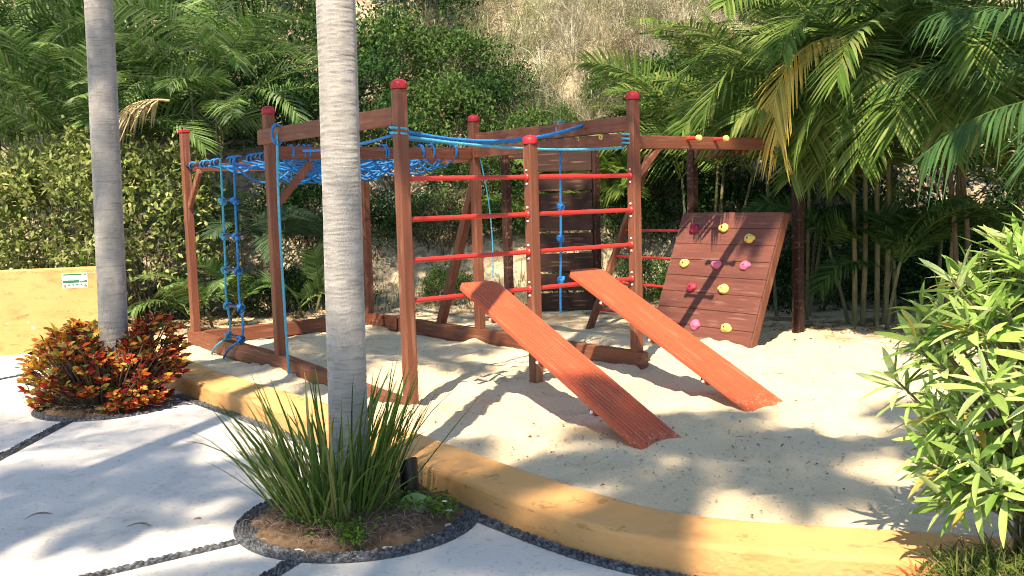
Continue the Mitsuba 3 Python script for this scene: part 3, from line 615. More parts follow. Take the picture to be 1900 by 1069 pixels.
def palm_trunk(t, base, top, r0, r1, seed=0, flare=.25):
    n = 150; sides = 40; h = np.linspace(0, 1, n); rng = np.random.default_rng(seed); base, top = V(*base), V(*top)
    Ln = np.linalg.norm(top - base); z = h * Ln
    rr = r0 + (r1 - r0) * h + r0 * flare * np.exp(-z / .22)
    ang = np.arange(sides) * 2 * np.pi / sides; bow = np.sin(h * np.pi) * .03
    P = base + (top - base) * h[:, None] + np.stack([bow, bow * .5, 0 * h], 1)
    ring = np.cumsum(rng.uniform(.8, 1.25, 400)) * .052; ridge = np.zeros(n)
    R = rr[:, None] * (1 + 0 * ang)
    pts = np.stack([np.cos(ang)[None] * 2.5 + 0 * R, np.sin(ang)[None] * 2.5 + 0 * R, z[:, None] * 3 + 0 * R], -1)
    R = R * (1 + .035 * (meshkit.noise(pts, seed) - .5))
    v = np.stack([P[:, None, 0] + R * np.cos(ang), P[:, None, 1] + R * np.sin(ang), P[:, None, 2] + 0 * R], -1).reshape(-1, 3)
    i, j = np.meshgrid(np.arange(n - 1), np.arange(sides), indexing='ij'); a, b_ = i * sides + j, i * sides + (j + 1) % sides
    f = np.stack([a, b_, b_ + sides, a, b_ + sides, a + sides], -1).reshape(-1, 3)
    return part(t, 'trunk', (v, f), 'trunk_mat', True)
def palm_crown(t, top, seed, n=14, length=2.1, cols=GREEN_MID, npair=44, leaf=.55, width=.035, mat='leaf'):
    rng = np.random.default_rng(seed)
    part(t, 'crownshaft', lathe([(.10, -.1), (.125, .1), (.11, .5), (.07, .9), (.02, 1.05)], 16, top), 'stem_green', True)
    for k in range(n):
        L = Leaves(); az = k * 2.399 + rng.normal(0, .15); el = math.radians(rng.uniform(0, 75)) if k > 2 else 1.35
        frond(L, rng, V(*top) + V(0, 0, .85), az, el, length * rng.uniform(.85, 1.1), rng.uniform(1.0, 1.7), npair, leaf, width, cols, vee=.35, hang=.5, rach=.022)
        L.part(t, 'frond', mat)

# ------------------------------------------------------------------ the two ringed palm trunks in view, and the palms behind the viewer that shade the place
t = thing('palm_tree', 'thick pale grey palm trunk rising from the bed of long grass', 'palm')
palm_trunk(t, (-.905, 5.10, -.15), (-.86, 5.12, 8.2), .103, .095, 1)
palm_crown(t, (-.86, 5.12, 8.1), 31)
t = thing('palm_tree', 'grey ringed palm trunk rising from the red and orange shrubs at left', 'palm')
palm_trunk(t, (-3.44, 8.25, -.15), (-3.36, 8.3, 7.8), .119, .105, 2)
palm_crown(t, (-3.36, 8.3, 7.7), 32)
for i, (x, y, h, n, ln, lw, npr, lab) in enumerate(OFF):
    t = thing('palm_tree', lab, 'palm')
    palm_trunk(t, (x - .1, y - .1, PZ - .03), (x, y, h), .12, .10, 40 + i)
    palm_crown(t, (x, y, h - .1), 50 + i, n, ln, npair=npr, leaf=.45, width=lw)

# ------------------------------------------------------------------ red and yellow shrub round the left trunk
def broad_leaf(p, d, side, ln, w, curl, K=5, fold=.35):
    """one folded lance shaped leaf, (v, f)"""
    s = np.linspace(0, 1, K); d, side = unit(d), unit(side - d * (side @ d)) if abs(unit(side) @ unit(d)) < .99 else side; nr = np.cross(side, d); nr = nr if nr[2] >= 0 else -nr
    sp = p + d * (s * ln)[:, None] - nr * (curl * ln * s ** 2)[:, None] 
    wd_ = w * np.sin(np.pi * np.clip(s * .93 + .05, 0, 1)) ** .8; wd_[-1] = .0015
    v = np.stack([sp - side * wd_[:, None] / 2 + nr * (wd_ * fold / 2)[:, None], sp, sp + side * wd_[:, None] / 2 + nr * (wd_ * fold / 2)[:, None]], 1).reshape(-1, 3); f = []
    for k in range(K - 1):
        for j in (0, 1):
            a = k * 3 + j; f += [(a, a + 1, a + 4), (a, a + 4, a + 3)]
    return v, np.array(f)
def leafy(t, leaves, cols, mat, most=290):
    """the leaves that show largest as parts, the rest joined"""
    c = np.array([v.mean(0) for v, f in leaves]); shown = np.array([(np.ptp(v, axis=0) ** 2).sum() for v, f in leaves]) ** .5 / np.linalg.norm(c - EYE, axis=1) + FRONT(c, t)
    order = np.argsort(-shown)
    for i in order[:most]: part(t, 'leaf', leaves[i], mat, True, color=np.repeat(np.clip(cols[i], 0, 1)[None], len(leaves[i][0]), 0))
    rest = order[most:]
    if len(rest): part(t, 'small_leaves', join(*[leaves[i] for i in rest]), mat, True, color=np.vstack([np.repeat(np.clip(cols[i], 0, 1)[None], len(leaves[i][0]), 0) for i in rest]), stuff=True)
def FRONT(c, t):        # leaves on the viewer's side of the plant count as larger
    return .05 * ((c.mean(0) - c) @ unit(c.mean(0) - EYE)) / max(np.ptp(c, axis=0).max(), .1)
rng = np.random.default_rng(77)
t = thing('croton_shrub', 'red, orange and yellow leaved shrub around the foot of the left palm trunk', 'shrub')
leaves, cols, stems = [], [], []
RED = [(.42, .05, .035), (.28, .03, .04), (.50, .12, .035)]; YEL = [(.66, .42, .07), (.66, .26, .05), (.48, .42, .10)]; DRK = [(.045, .06, .02), (.07, .09, .025), (.10, .03, .03)]
cx = V(-3.47, 8.12, 0)
for k in range(520):
    q_ = rng.uniform(0, 2 * np.pi); hgt = rng.uniform(.10, 1.0) ; R_ = .63 * math.sqrt(1 - (abs(hgt - .5) / .72) ** 2) * rng.uniform(.88, 1.06)
    if k % 3 == 0: R_ *= .62; hgt = rng.uniform(.55, 1.0)
    if k % 4 == 1: R_ *= rng.uniform(.72, .95); hgt = rng.uniform(.0, .5)
    R_ *= .70 if k % 5 == 2 else 1.0
    tip = cx + V(.02, 0, 0) + V(R_ * math.cos(q_) * 1.04, R_ * math.sin(q_) * .80, PZ + .06 + .60 * hgt + .10 * math.sin(3 * q_ + 1))
    foot = cx + V(.20 * math.cos(q_), .16 * math.sin(q_), PZ - .02)
    stems.append(tube(spline(np.array([foot, foot * .45 + tip * .55 + V(0, 0, .02), tip]), 6), np.linspace(.009, .005, 6), 5, cap=False))
    left = 1 / (1 + math.exp((tip[0] - cx[0] + .12) * 7)); pr = rng.random(); out = unit(V(math.cos(q_), math.sin(q_), .55))
    for j in range(11):
        az_ = j * 2.4 + q_; e_ = rng.uniform(-.1, .9); loc = unit(V(math.cos(az_), math.sin(az_), 0)); dd = unit(loc * math.cos(e_) + out * (math.sin(e_) + .5))
        ln = rng.uniform(.048, .088); p0_ = tip - out * .012 * j * .9 + loc * .004
        leaves.append(broad_leaf(p0_, dd, np.cross(dd, out) + rng.normal(0, .2, 3), ln, ln * .42, rng.uniform(.0, .35), 4))
        pal = YEL if rng.random() < .30 + .58 * left * (hgt > .25) else (RED if rng.random() < .68 else DRK)
        cols.append(V(*pal[rng.integers(3)]) * rng.uniform(.7, 1.25))
leafy(t, leaves, cols, 'leaf_gloss')
part(t, 'stems', join(*stems), 'bark_brown', True)

# ------------------------------------------------------------------ long grass round the near trunk, low weeds, lamp
rng = np.random.default_rng(12)
t = thing('grass_clump', 'clump of long arching green grass blades round the foot of the near palm trunk', 'ornamental grass')
L = Leaves(); N = 330; K = 7
q_ = rng.uniform(0, 2 * np.pi, N); r_ = .08 + .24 * np.sqrt(rng.random(N)); f0 = np.stack([-.965 + r_ * np.cos(q_) * .85, 4.96 + r_ * np.sin(q_) * .8, np.full(N, PZ + .03)], 1)
ln = rng.uniform(.36, .86, N); lean = np.clip(.06 + r_ * 1.5 + rng.normal(0, .14, N), .02, 1.0); qa = q_ + rng.normal(0, .35, N); arch = rng.uniform(.1, 1.0, N) ** 1.5 * .75
clear = (f0[:, 0] > -.86) & (np.cos(qa) > .1) & (rng.random(N) > .30); lean = np.where(clear, lean * .6, lean); arch = np.where(clear, arch * .5, arch)        # the right side stands upright beside the lamp
s = np.linspace(0, 1, K); th = lean[:, None] + arch[:, None] * s ** 2
dd = np.stack([np.sin(th) * np.cos(qa)[:, None], np.sin(th) * np.sin(qa)[:, None], np.cos(th)], -1); sp = f0[:, None] + np.cumsum(dd, axis=1) * (ln / K)[:, None, None]
w = rng.uniform(.010, .021, N)[:, None] * np.array([.8, 1, 1, .95, .8, .5, .05])[None]
sd = unit(np.stack([-np.sin(qa), np.cos(qa), 0 * qa], 1) + rng.normal(0, .35, (N, 3)))
L.ribbons(sp, sd, w, vary(rng, [(.05, .10, .022), (.10, .18, .04), (.18, .25, .06), (.34, .33, .13)], N, .25, [.32, .36, .22, .10]), fold=.5, nrm=unit(np.stack([-np.cos(qa), -np.sin(qa), 0 * qa + .6], 1)))
L.part(t, 'blades', stuff=True)
def patch(name, label, cat, spots, rng, leaf, width, cols, n, up=.6, mat='leaf', stuff=True, hgt=.05):
    L = Leaves(); i = rng.integers(0, len(spots), n); sp_ = np.asarray(spots)
    pos = np.c_[sp_[i, 0] + rng.normal(0, 1, n) * sp_[i, 3], sp_[i, 1] + rng.normal(0, 1, n) * sp_[i, 3], sp_[i, 2] + rng.random(n) * hgt]
    d = unit(rng.normal(size=(n, 3)) * V(1, 1, .5) + V(0, 0, up)); sd_ = unit(np.cross(d, rng.normal(size=(n, 3)))); l = leaf * rng.uniform(.5, 1.3, n)
    L.ribbons(np.stack([pos, pos + d * (l * .5)[:, None], pos + d * l[:, None] - V(0, 0, 1) * (l * .15)[:, None]], 1), sd_, np.stack([l * 0 + width * .3, l * 0 + width, l * 0 + width * .08], 1), vary(rng, cols, n, .3))
    k = numbered(name); put(k, L.mesh(), mat, color=L.color()); labels[k] = {'label': label, 'category': cat}
    if stuff: labels[k]['kind'] = 'stuff'
patch('low_weeds', 'low green weeds at the foot of the long grass', 'weeds', [(-.98, 4.72, -.06, .06), (-.82, 4.62, -.06, .045), (-.80, 4.50, -.07, .03), (-1.12, 4.85, -.06, .05), (-.60, 5.1, -.05, .06), (-.62, 4.95, -.06, .05), (-.45, 5.05, -.07, .06), (-.40, 4.92, -.08, .05)], rng, .035, .014, [(.10, .20, .03), (.16, .26, .05), (.07, .14, .025)], 900)
patch('dry_mulch', 'dry grey brown twigs and stalks lying on the bed of long grass', 'mulch', [(-.95, 4.6, -.06, .10), (-.7, 4.65, -.055, .11), (-.62, 4.75, -.055, .10), (-.55, 4.85, -.06, .08), (-1.2, 4.8, -.06, .08)], rng, .07, .003, [(.28, .22, .19), (.16, .11, .10), (.36, .29, .25), (.20, .12, .12)], 900, .15, 'leaf_dry', hgt=.025)
patch('dry_mulch', 'dry litter under the red shrub', 'mulch', [(-3.75, 7.8, -.06, .12), (-3.4, 7.75, -.06, .12), (-3.15, 7.95, -.06, .1)], rng, .06, .004, [(.42, .34, .24), (.22, .16, .10)], 260, .2, 'leaf_dry', hgt=.02)
t = thing('broad_leaf_plant', 'small plant with one broad pale green leaf beside the black lamp', 'plant')
lv = broad_leaf(V(-.555, 5.04, .0), V(.10, -.5, -.32), V(1, .1, .0), .13, .15, .12, 7, .12)
part(t, 'leaf', lv, 'leaf', True, color=np.repeat(V(.26, .42, .17)[None], len(lv[0]), 0))
lv = broad_leaf(V(-.50, 5.0, -.03), V(.6, -.35, .1), V(.3, 1, .0), .07, .05, .2, 6, .2)
part(t, 'leaf', lv, 'leaf', True, color=np.repeat(V(.14, .24, .07)[None], len(lv[0]), 0))
part(t, 'stalk', tube(spline(np.array([(-.56, 5.07, -.11), (-.565, 5.06, -.05), (-.555, 5.04, .0)]), 8), .004, 6), 'stem_green', True)
for (x, y, z), lab in (((-.385, 4.97, -.03), 'small white flower in the bed next to the broad pale leaf'), ((-.36, 4.88, -.05), 'second small white flower in the bed, nearest the pebble ring')):
    t = thing('white_flower', lab, 'flower')
    for k in range(5):
        u = k * 1.257; lv = broad_leaf(V(x, y, z), V(math.cos(u), math.sin(u), .25), V(-math.sin(u), math.cos(u), 0), .020, .014, .2, 4, .2)
        part(t, 'petal', lv, 'flower_white', True)
    part(t, 'stalk', tube([(x, y, z), (x + .004, y, z - .05)], .0015, 5), 'stem_green', True)
t = thing('garden_spotlight', 'black cylindrical garden spotlight standing between the long grass and the kerb', 'spotlight')
sb = V(-.585, 5.16, -.075); ax = unit(V(-.04, .05, 1))
part(t, 'housing', lathe([(.001, 0), (.035, 0), (.047, .012), (.0505, .03), (.0505, .165), (.052, .166), (.052, .172), (.044, .172), (.044, .15), (.001, .148)], 28, sb, ax), 'black_metal', 40)
n = 28; hv = []
for i in range(n):
    u = 2 * np.pi * i / n; hv.append((u, .172 + .070 * (0.5 + .5 * math.cos(u - 2.2))))
x_ = unit(np.cross(ax, [0, 1.0, 0])); y_ = np.cross(ax, x_); rg = []
for r__, zz in ((.0525, 0), (.0525, 1), (.048, 1), (.048, 0)):
    rg += [sb + ax * (.168 if zz == 0 else h_) + r__ * (math.cos(u) * x_ + math.sin(u) * y_) for u, h_ in hv]
f = [q2 for r__ in range(3) for i in range(n) for q2 in ((r__ * n + i, r__ * n + (i + 1) % n, (r__ + 1) * n + (i + 1) % n), (r__ * n + i, (r__ + 1) * n + (i + 1) % n, (r__ + 1) * n + i))]
part(t, 'hood', (np.array(rg), np.array(f)), 'black_metal', 40)
part(t, 'lens', lathe([(.044, .151), (.03, .155), (.001, .157)], 24, sb, ax), 'lens_glass', 40)
part(t, 'stake', tube([sb + ax * .01, sb - Zt * .10], .014, 10), 'black_metal', 40)
part(t, 'knuckle', lathe([(.001, -.015), (.022, -.012), (.022, .012), (.001, .015)], 14, sb + V(0, 0, -.008), (1, 0, 0)), 'black_metal', 40)
for i, (p0_, p1_, lab) in enumerate((((-2.68, 5.13), (-2.57, 5.22), 'thin curled dry leaf on the pavement, leftmost of three'), ((-2.06, 4.955), (-1.93, 4.965), 'brown curved dry leaf on the pavement, middle of three'), ((-1.735, 5.05), (-1.70, 5.07), 'tiny dry leaf scrap on the pavement nearest the long grass'))):
    a_, b_ = V(*p0_, PZ + .006), V(*p1_, PZ + .006); md = (a_ + b_) / 2 + V(-.008, .016, .014) * (np.linalg.norm(b_ - a_) / .13)
    t = thing('fallen_leaf', lab, 'leaf'); pth = spline(np.array([a_, md, b_]), 12)
    part(t, 'blade', join(tube(pth, np.r_[.001, np.linspace(.0025, .006, 8), .005, .004, .001], 5)), 'twig', True)

# ------------------------------------------------------------------ bright narrow leaved bush at the right, with the plants at its foot
rng = np.random.default_rng(9)
t = thing('oleander_bush', 'bright green bush with long narrow leaves at the right edge', 'bush')
leaves, cols, stems = [], [], []
OLE = [(.32, .48, .12), (.42, .58, .18), (.22, .38, .08), (.50, .62, .27)]
tips = []
for k in range(120):
    th_, ph_ = rng.uniform(0, 2 * np.pi), rng.uniform(-.9, 1.45)
    rr_ = rng.uniform(.75, 1.05) if k > 16 else rng.uniform(.3, .7)
    tips.append(V(2.16, 3.72, .80) + rr_ * V(.62 * math.cos(ph_) * math.cos(th_), .52 * math.cos(ph_) * math.sin(th_), .62 * math.sin(ph_)))
tips += [V(2.15, 3.6, .62) + V(*(rng.uniform(-1, 1, 3) * (.55, .4, .30))) for _ in range(26)]
tips += [V(1.63, 3.85, .98), V(1.60, 3.66, .70), V(1.66, 3.55, .43), V(1.72, 3.9, 1.08), V(1.63, 3.75, .56), V(1.78, 3.5, .85), V(1.9, 3.5, 1.2), V(1.62, 3.6, .36), V(1.95, 3.4, .55)]
for tip in tips:
    foot = V(2.25 + rng.normal(0, .12), 3.72 + rng.normal(0, .1), -.1); md = foot * .5 + tip * .5 + V(0, 0, .10)
    pth = spline(np.array([foot, md, tip]), 12); stems.append(tube(pth, np.linspace(.012, .005, 12), 6, cap=False)); ax = unit(pth[-1] - pth[-3] + V(0, 0, .03))
    e1 = unit(np.cross(ax, [.3, .2, .9])); e2 = np.cross(ax, e1); ph0 = rng.uniform(0, 6)
    for j in range(13):
        lv_ = j // 3; u = ph0 + (j % 3) * 2.094 + lv_ * .9; loc = math.cos(u) * e1 + math.sin(u) * e2; op = (.55, .9, 1.15, 1.35, 1.5)[lv_] + rng.normal(0, .12)
        dd = unit(ax * math.cos(op) + loc * math.sin(op)); ll = rng.uniform(.115, .225) * (.7, 1, 1, .95, .9)[lv_]
        leaves.append(broad_leaf(tip - ax * (.028 * lv_) + loc * .004, dd, np.cross(dd, ax) + rng.normal(0, .12, 3), ll, ll * .178, rng.uniform(.02, .3), 6, .3)); cols.append(V(*OLE[rng.integers(4)]) * rng.uniform(.6, 1.15) if rng.random() > .035 else V(.50, .40, .10))
leafy(t, leaves, cols, 'leaf_gloss')
part(t, 'stems', join(*stems), 'stem_green', True)
patch('ground_grass', 'low green grass and weeds at the foot of the bright bush', 'grass', [(1.78, 3.42, -.05, .09), (1.95, 3.3, -.05, .12), (2.1, 3.45, -.05, .14), (1.72, 3.6, -.04, .05), (1.62, 3.25, -.06, .06), (1.75, 3.62, -.03, .07), (1.9, 3.6, -.03, .08), (2.05, 3.55, -.02, .1), (1.85, 3.45, -.04, .1)], rng, .15, .007, [(.07, .13, .03), (.13, .19, .05), (.24, .22, .10), (.20, .26, .07)], 3600, .9, hgt=.10)
def spiky(name, label, c, n, ln, w, cols, seed, up=(.2, 1.1)):
    rng = np.random.default_rng(seed); t = thing(name, label, 'plant')
    for k in range(n):
        u = k * 2.4; e_ = up[0] + (up[1] - up[0]) * k / n; dd = V(math.cos(u) * math.cos(e_), math.sin(u) * math.cos(e_), math.sin(e_)); l_ = ln * rng.uniform(.8, 1.1)
        lv = broad_leaf(V(*c) + dd * .01, dd, V(-math.sin(u), math.cos(u), 0), l_, w, rng.uniform(.1, .35), 6, .5)
        part(t, 'leaf', lv, 'leaf', True, color=np.repeat((V(*cols[rng.integers(len(cols))]) * rng.uniform(.8, 1.2))[None], len(lv[0]), 0))
RUST = [(.42, .14, .05), (.34, .09, .04), (.50, .24, .09)]
spiky('spiky_plant', 'rust red spiky plant in front of the bright kerb at the lower right', (1.36, 3.30, -.04), 26, .19, .022, RUST, 1)
spiky('spiky_plant', 'smaller brown spiky plant between the kerb end and the bright bush', (1.56, 3.68, -.02), 22, .13, .014, RUST, 2)

# ------------------------------------------------------------------ hedge over the orange wall, shrubs on the slope
HEDGE = [(0.216, 0.288, 0.077), (0.306, 0.36, 0.126), (0.126, 0.198, 0.046), (0.378, 0.396, 0.18)]
hk = [Kind('leaf', seed=60 + i, radii=(1, .85, 1.25), nclump=330, per=15, leaf=.085, width=.042, cols=HEDGE, spread=.085, fill=.72, amt=.3) for i in range(2)]
lab = 'yellow green hedge shrub with small leaves behind the orange wall'
for i, (x, y, z, s_) in enumerate(((-8.4, 12.9, .9, 1.15), (-7.1, 12.7, 1.05, 1.1), (-5.95, 12.9, 1.15, 1.12), (-4.95, 13.1, 1.1, 1.12))):
    hk[i % 2].place('hedge_shrub', ('yellow green hedge shrub at the far left end, partly out of frame', 'yellow green hedge shrub behind the middle of the orange wall', 'yellow green hedge shrub just left of the left palm trunk', 'yellow green hedge shrub just right of the left palm trunk')[i], (x, y, z), (s_, s_, s_), i * 80, 'hedge shrubs behind the orange wall', 'hedge')
dk = [Kind('leaf', seed=70 + i, radii=(1, .9, .85), nclump=300, per=13, leaf=.085, width=.04, cols=c_, spread=.10, fill=.55, lumpy=.5, amt=.35) for i, c_ in enumerate((GREEN_DARK, GREEN_DARK + GREEN_MID, GREEN_MID))]
hz_ = lambda x, y: float(hill_z(np.array([x]), np.array([y]))[0])
def slope_label(x, k):
    return ('dark green', 'green', 'lighter green')[k] + ' leafy shrub ' + ('on the slope behind the left palms' if x < -4.8 else 'on the slope above the rope net' if x < -.2 else 'on the slope behind the climbing board and canes')
rng = np.random.default_rng(4)
for x, y, s_, k in SLOPE:
    dk[k].place('slope_shrub', slope_label(x, k), (x, y, hill_z(np.array([x]), np.array([y]))[0] + .42 * s_), (s_, s_, s_ * rng.uniform(.85, 1.15)), rng.uniform(0, 360), slope_label(x, k).replace('shrub', 'shrubs'))

for x, y, s_, k, lab in ((-4.7, 13.5, .5, 1, 'low green shrub at the foot of the leftmost post'), (-3.4, 13.9, .55, 0, 'low dark shrub under the rope net, left'), (-2.5, 14.2, .5, 1, 'low shrub under the rope net, right'), (-1.0, 14.4, .45, 2, 'low pale green shrub behind the back corner post'), (.9, 14.3, .5, 0, 'low dark shrub just left of the dark plank wall foot'), (1.9, 13.9, .55, 1, 'low green shrub just right of the dark plank wall'), (2.6, 13.4, .6, 0, 'low dark shrub behind the climbing board')):
    dk[k].place('low_shrub', lab, (x, y, .32 * s_ + max(0, hill_z(np.array([x]), np.array([y]))[0])), (s_, s_, s_ * .9), 70 * x)
db = Kind('leaf_dry', seed=91, radii=(.8, .7, 1.0), nclump=260, per=9, leaf=.20, width=.008, cols=[(.16, .12, .09), (.26, .20, .15), (.10, .075, .06)], spread=.10, fill=.5, lumpy=.4)
for x, y, s_, lab in ((.35, 16.2, .55, 'brown twiggy dead bush on the slope above the back beam'), (-1.0, 15.2, .6, 'brown twiggy dead bush behind the back capped post'), (2.3, 18.2, .6, 'brown dead bush high on the dry slope')):
    db.place('dead_bush', lab, (x, y, hz_(x, y) + .45 * s_), (s_, s_, s_), 50 * x)
# dry grass on the upper slope
def blades(name, label, cat, n, seed, region, ln, w, cols, probs=None, lean=.35, arch=.9, dens=None, mat='leaf_dry', down=(0, -.35)):
    rng = np.random.default_rng(seed); x = rng.uniform(region[0], region[1], n); y = rng.uniform(region[2], region[3], n)
    if dens is not None:
        keep = rng.random(n) < dens(x, y); x, y = x[keep], y[keep]
    n = len(x); K = 5; f0 = np.stack([x, y, hill_z(x, y) - .02], 1); l = ln * rng.uniform(.45, 1.2, n); q_ = rng.uniform(0, 2 * np.pi, n)
    s = np.linspace(0, 1, K); th = np.abs(rng.normal(0, lean, n))[:, None] + arch * rng.random((n, 1)) * s ** 2
    dd = np.stack([np.sin(th) * np.cos(q_)[:, None] + down[0] * s, np.sin(th) * np.sin(q_)[:, None] + down[1] * s, np.cos(th)], -1)
    L = Leaves(); ww = (w * rng.uniform(.6, 1.3, n))[:, None] * np.array([.9, 1, .9, .6, .06])[None]
    L.ribbons(f0[:, None] + np.cumsum(dd, axis=1) * (l / K)[:, None, None], unit(np.stack([-np.sin(q_), np.cos(q_), 0 * q_], 1) + V(1.0, 0, 0) * .4), ww, vary(rng, cols, n, .3, probs))
    k = numbered(name); put(k, L.mesh(), mat, color=L.color()); labels[k] = {'label': label, 'category': cat, 'kind': 'stuff'}
N3 = lambda x, y, sc, sd: meshkit.noise(np.stack([x * sc, y * sc, 0 * x], -1), sd)
def tussocks(name, label, n, per, seed, region, ln, w, dens):
    rng = np.random.default_rng(seed); x = rng.uniform(region[0], region[1], n); y = rng.uniform(region[2], region[3], n); keep = rng.random(n) < dens(x, y); x, y = x[keep], y[keep]; n = len(x)
    tone = vary(rng, STRAW + [(.30, .36, .17), (.40, .42, .22), (.50, .47, .34)], n, .3); size = rng.uniform(.5, 1.25, n); sw = rng.uniform(0, 6.28, n)
    i = np.repeat(np.arange(n), per); m = len(i); q_ = rng.uniform(0, 2 * np.pi, m); r_ = rng.random(m) ** .5 * .10 * size[i]
    fx, fy = x[i] + r_ * np.cos(q_), y[i] + r_ * np.sin(q_); f0 = np.stack([fx, fy, hill_z(fx, fy) - .02], 1); l = ln * size[i] * rng.uniform(.4, 1.15, m); K = 6; s = np.linspace(0, 1, K)
    th = np.abs(rng.normal(.25, .25, m))[:, None] + (rng.random((m, 1)) ** .7) * 2.1 * s ** 1.7
    dd = np.stack([np.sin(th) * np.cos(q_)[:, None] + .25 * np.cos(sw[i])[:, None] * s, np.sin(th) * np.sin(q_)[:, None] - .25 * s, np.cos(th)], -1)
    L = Leaves(); L.ribbons(f0[:, None] + np.cumsum(dd, axis=1) * (l / K)[:, None, None], unit(np.stack([-np.sin(q_), np.cos(q_), 0 * q_], 1) + rng.normal(0, .4, (m, 3))), (w * rng.uniform(.6, 1.4, m))[:, None] * np.array([.8, 1, 1, .8, .5, .06])[None], tone[i] * rng.uniform(.65, 1.25, (m, 1)))
    k = numbered(name); put(k, L.mesh(), 'leaf_dry', color=L.color()); labels[k] = {'label': label, 'category': 'grass', 'kind': 'stuff'}
tussocks('dry_grass', 'tall straw coloured dry grass on the upper slope', 2600, 30, 5, (-1.6, 7.5, 15.8, 22.5), .85, .011, lambda x, y: np.clip(N3(x, y, .9, 7) * 1.5 - .25 + (y - 16.9) * .5, .03, 1))
blades('slope_grass', 'sparse mixed green and dry grass low on the slope', 'grass', 15000, 6, (-9, 6, 13.6, 18.5), .42, .011, STRAW + GREEN_MID, [.14, .14, .10, .12, .16, .18, .16], dens=lambda x, y: np.clip(N3(x, y, 1.4, 8) * 1.9 - .6, .02, 1), down=(0, -.2))

t_rng = np.random.default_rng(15); LL = Leaves(); n = 150
P = np.stack([t_rng.uniform(-4.5, 1.0, n), t_rng.uniform(3.6, 9.5, n), np.full(n, PZ + .004)], 1); P = P[(side_of_kerb(P) < -.3) & (np.hypot(P[:, 0] - ring_c[0], P[:, 1] - ring_c[1]) > .7)]; n = len(P)
q_ = t_rng.uniform(0, 6.3, n); d = np.stack([np.cos(q_), np.sin(q_), 0 * q_], 1); l = t_rng.uniform(.006, .03, n)[:, None]
LL.ribbons(np.stack([P, P + d * l * .5 + V(0, 0, .004), P + d * l], 1), np.stack([-d[:, 1], d[:, 0], 0 * q_], 1), np.hstack([l * .1, l * .3, l * .05]), vary(t_rng, [(.25, .17, .09), (.15, .11, .07), (.34, .27, .17)], n, .3))
k = numbered('leaf_litter'); put(k, LL.mesh(), 'leaf_dry', color=LL.color()); labels[k] = {'label': 'tiny dry leaf crumbs scattered over the pale pavement', 'category': 'leaf litter', 'kind': 'stuff'}
# leaf litter on the sand
def litter(name, label, n, seed, spots, size=.035):
    rng = np.random.default_rng(seed); spots = np.asarray(spots); i = rng.integers(0, len(spots), n)
    x = spots[i, 0] + rng.normal(0, 1, n) * spots[i, 2]; y = spots[i, 1] + rng.normal(0, 1, n) * spots[i, 3]
    P = np.stack([x, y, np.where(y < 13.2, sand_z(x, y) + .0, np.maximum(hill_z(x, y), sand_z(x, y))) + .004], 1); ok = side_of_kerb(P) > .22; P = P[ok]; n = len(P)
    q_ = rng.uniform(0, 6.3, n); d = np.stack([np.cos(q_), np.sin(q_), rng.normal(.1, .15, n)], 1); sd_ = np.stack([-np.sin(q_), np.cos(q_), rng.normal(0, .3, n)], 1); l = size * rng.uniform(.4, 1.6, n)
    L = Leaves(); L.ribbons(np.stack([P, P + d * (l * .5)[:, None] + V(0, 0, .006), P + d * l[:, None]], 1), sd_, np.stack([l * .08, l * .42, l * .04], 1), vary(rng, [(.16, .09, .045), (.28, .17, .08), (.10, .065, .04), (.36, .26, .14)], n, .3))
    k = numbered(name); put(k, L.mesh(), 'leaf_dry', color=L.color()); labels[k] = {'label': label, 'category': 'leaf litter', 'kind': 'stuff'}
litter('leaf_litter', 'brown fallen leaves strewn under the hedge and at the back of the sand', 4200, 3, [(-5.2, 12.0, .9, .7), (-4.2, 12.6, .9, .5), (-2.5, 13.4, 1.0, .5), (0, 13.6, 1.2, .5), (2.2, 12.8, .9, .7), (4.0, 10.7, .8, .35), (4.6, 10.0, .6, .4), (0, 14.2, 1.5, .5), (-2.5, 14.2, 1.2, .5)], .045)
litter('leaf_litter', 'small dark bits of leaf scattered over the near sand', 620, 4, [(.7, 6.0, .4, .35), (.3, 5.6, .5, .4), (1.3, 5.4, .6, .5), (2.0, 6.6, .7, .9), (-.1, 8.2, .9, .9), (2.8, 8.2, .6, .7), (-1.8, 10.3, 1., .9)], .022)

# ------------------------------------------------------------------ clumping palms at the left, middle and right
def areca(name, label, c, seed, n, length, reach=.5, cz=1.2, cols=GREEN_MID, az0=None, az_w=3.2, leaf=.42, width=.028, ncane=7, el=(.5, 1.35), droop=(.9, 1.7), npair=40, dead=0):
    rng = np.random.default_rng(seed); t = thing(name, label, 'palm'); c = V(*c)
    heads = []
    for k in range(ncane):
        u = k * 2.4; r_ = reach * math.sqrt((k + .5) / ncane) * .6; b_ = c + V(r_ * math.cos(u), r_ * math.sin(u), -.1); h_ = b_ + V(math.cos(u) * rng.uniform(.05, .4), math.sin(u) * rng.uniform(.05, .35), cz * rng.uniform(.65, 1.2))
        heads.append(h_); part(t, 'cane', tube(spline(np.array([b_, (b_ + h_) / 2 + V(0, 0, .03), h_]), 8), np.linspace(.024, .017, 8), 8), 'stem_green', True)
    for k in range(n):
        L = Leaves(); h_ = heads[k % ncane] + rng.normal(0, .03, 3); az = (az0 if az0 is not None else 0) + rng.uniform(-az_w, az_w); dead_ = k < dead
        frond(L, rng, h_, az, rng.uniform(*el) if not dead_ else .2, length * rng.uniform(.7, 1.12), rng.uniform(*droop), npair, leaf * rng.uniform(.85, 1.1), width, STRAW if dead_ else cols, vee=rng.uniform(.0, .6), hang=rng.uniform(.1, .5), twist=rng.normal(0, .4))
        L.part(t, 'frond', 'leaf_dry' if dead_ else 'leaf')
    return t
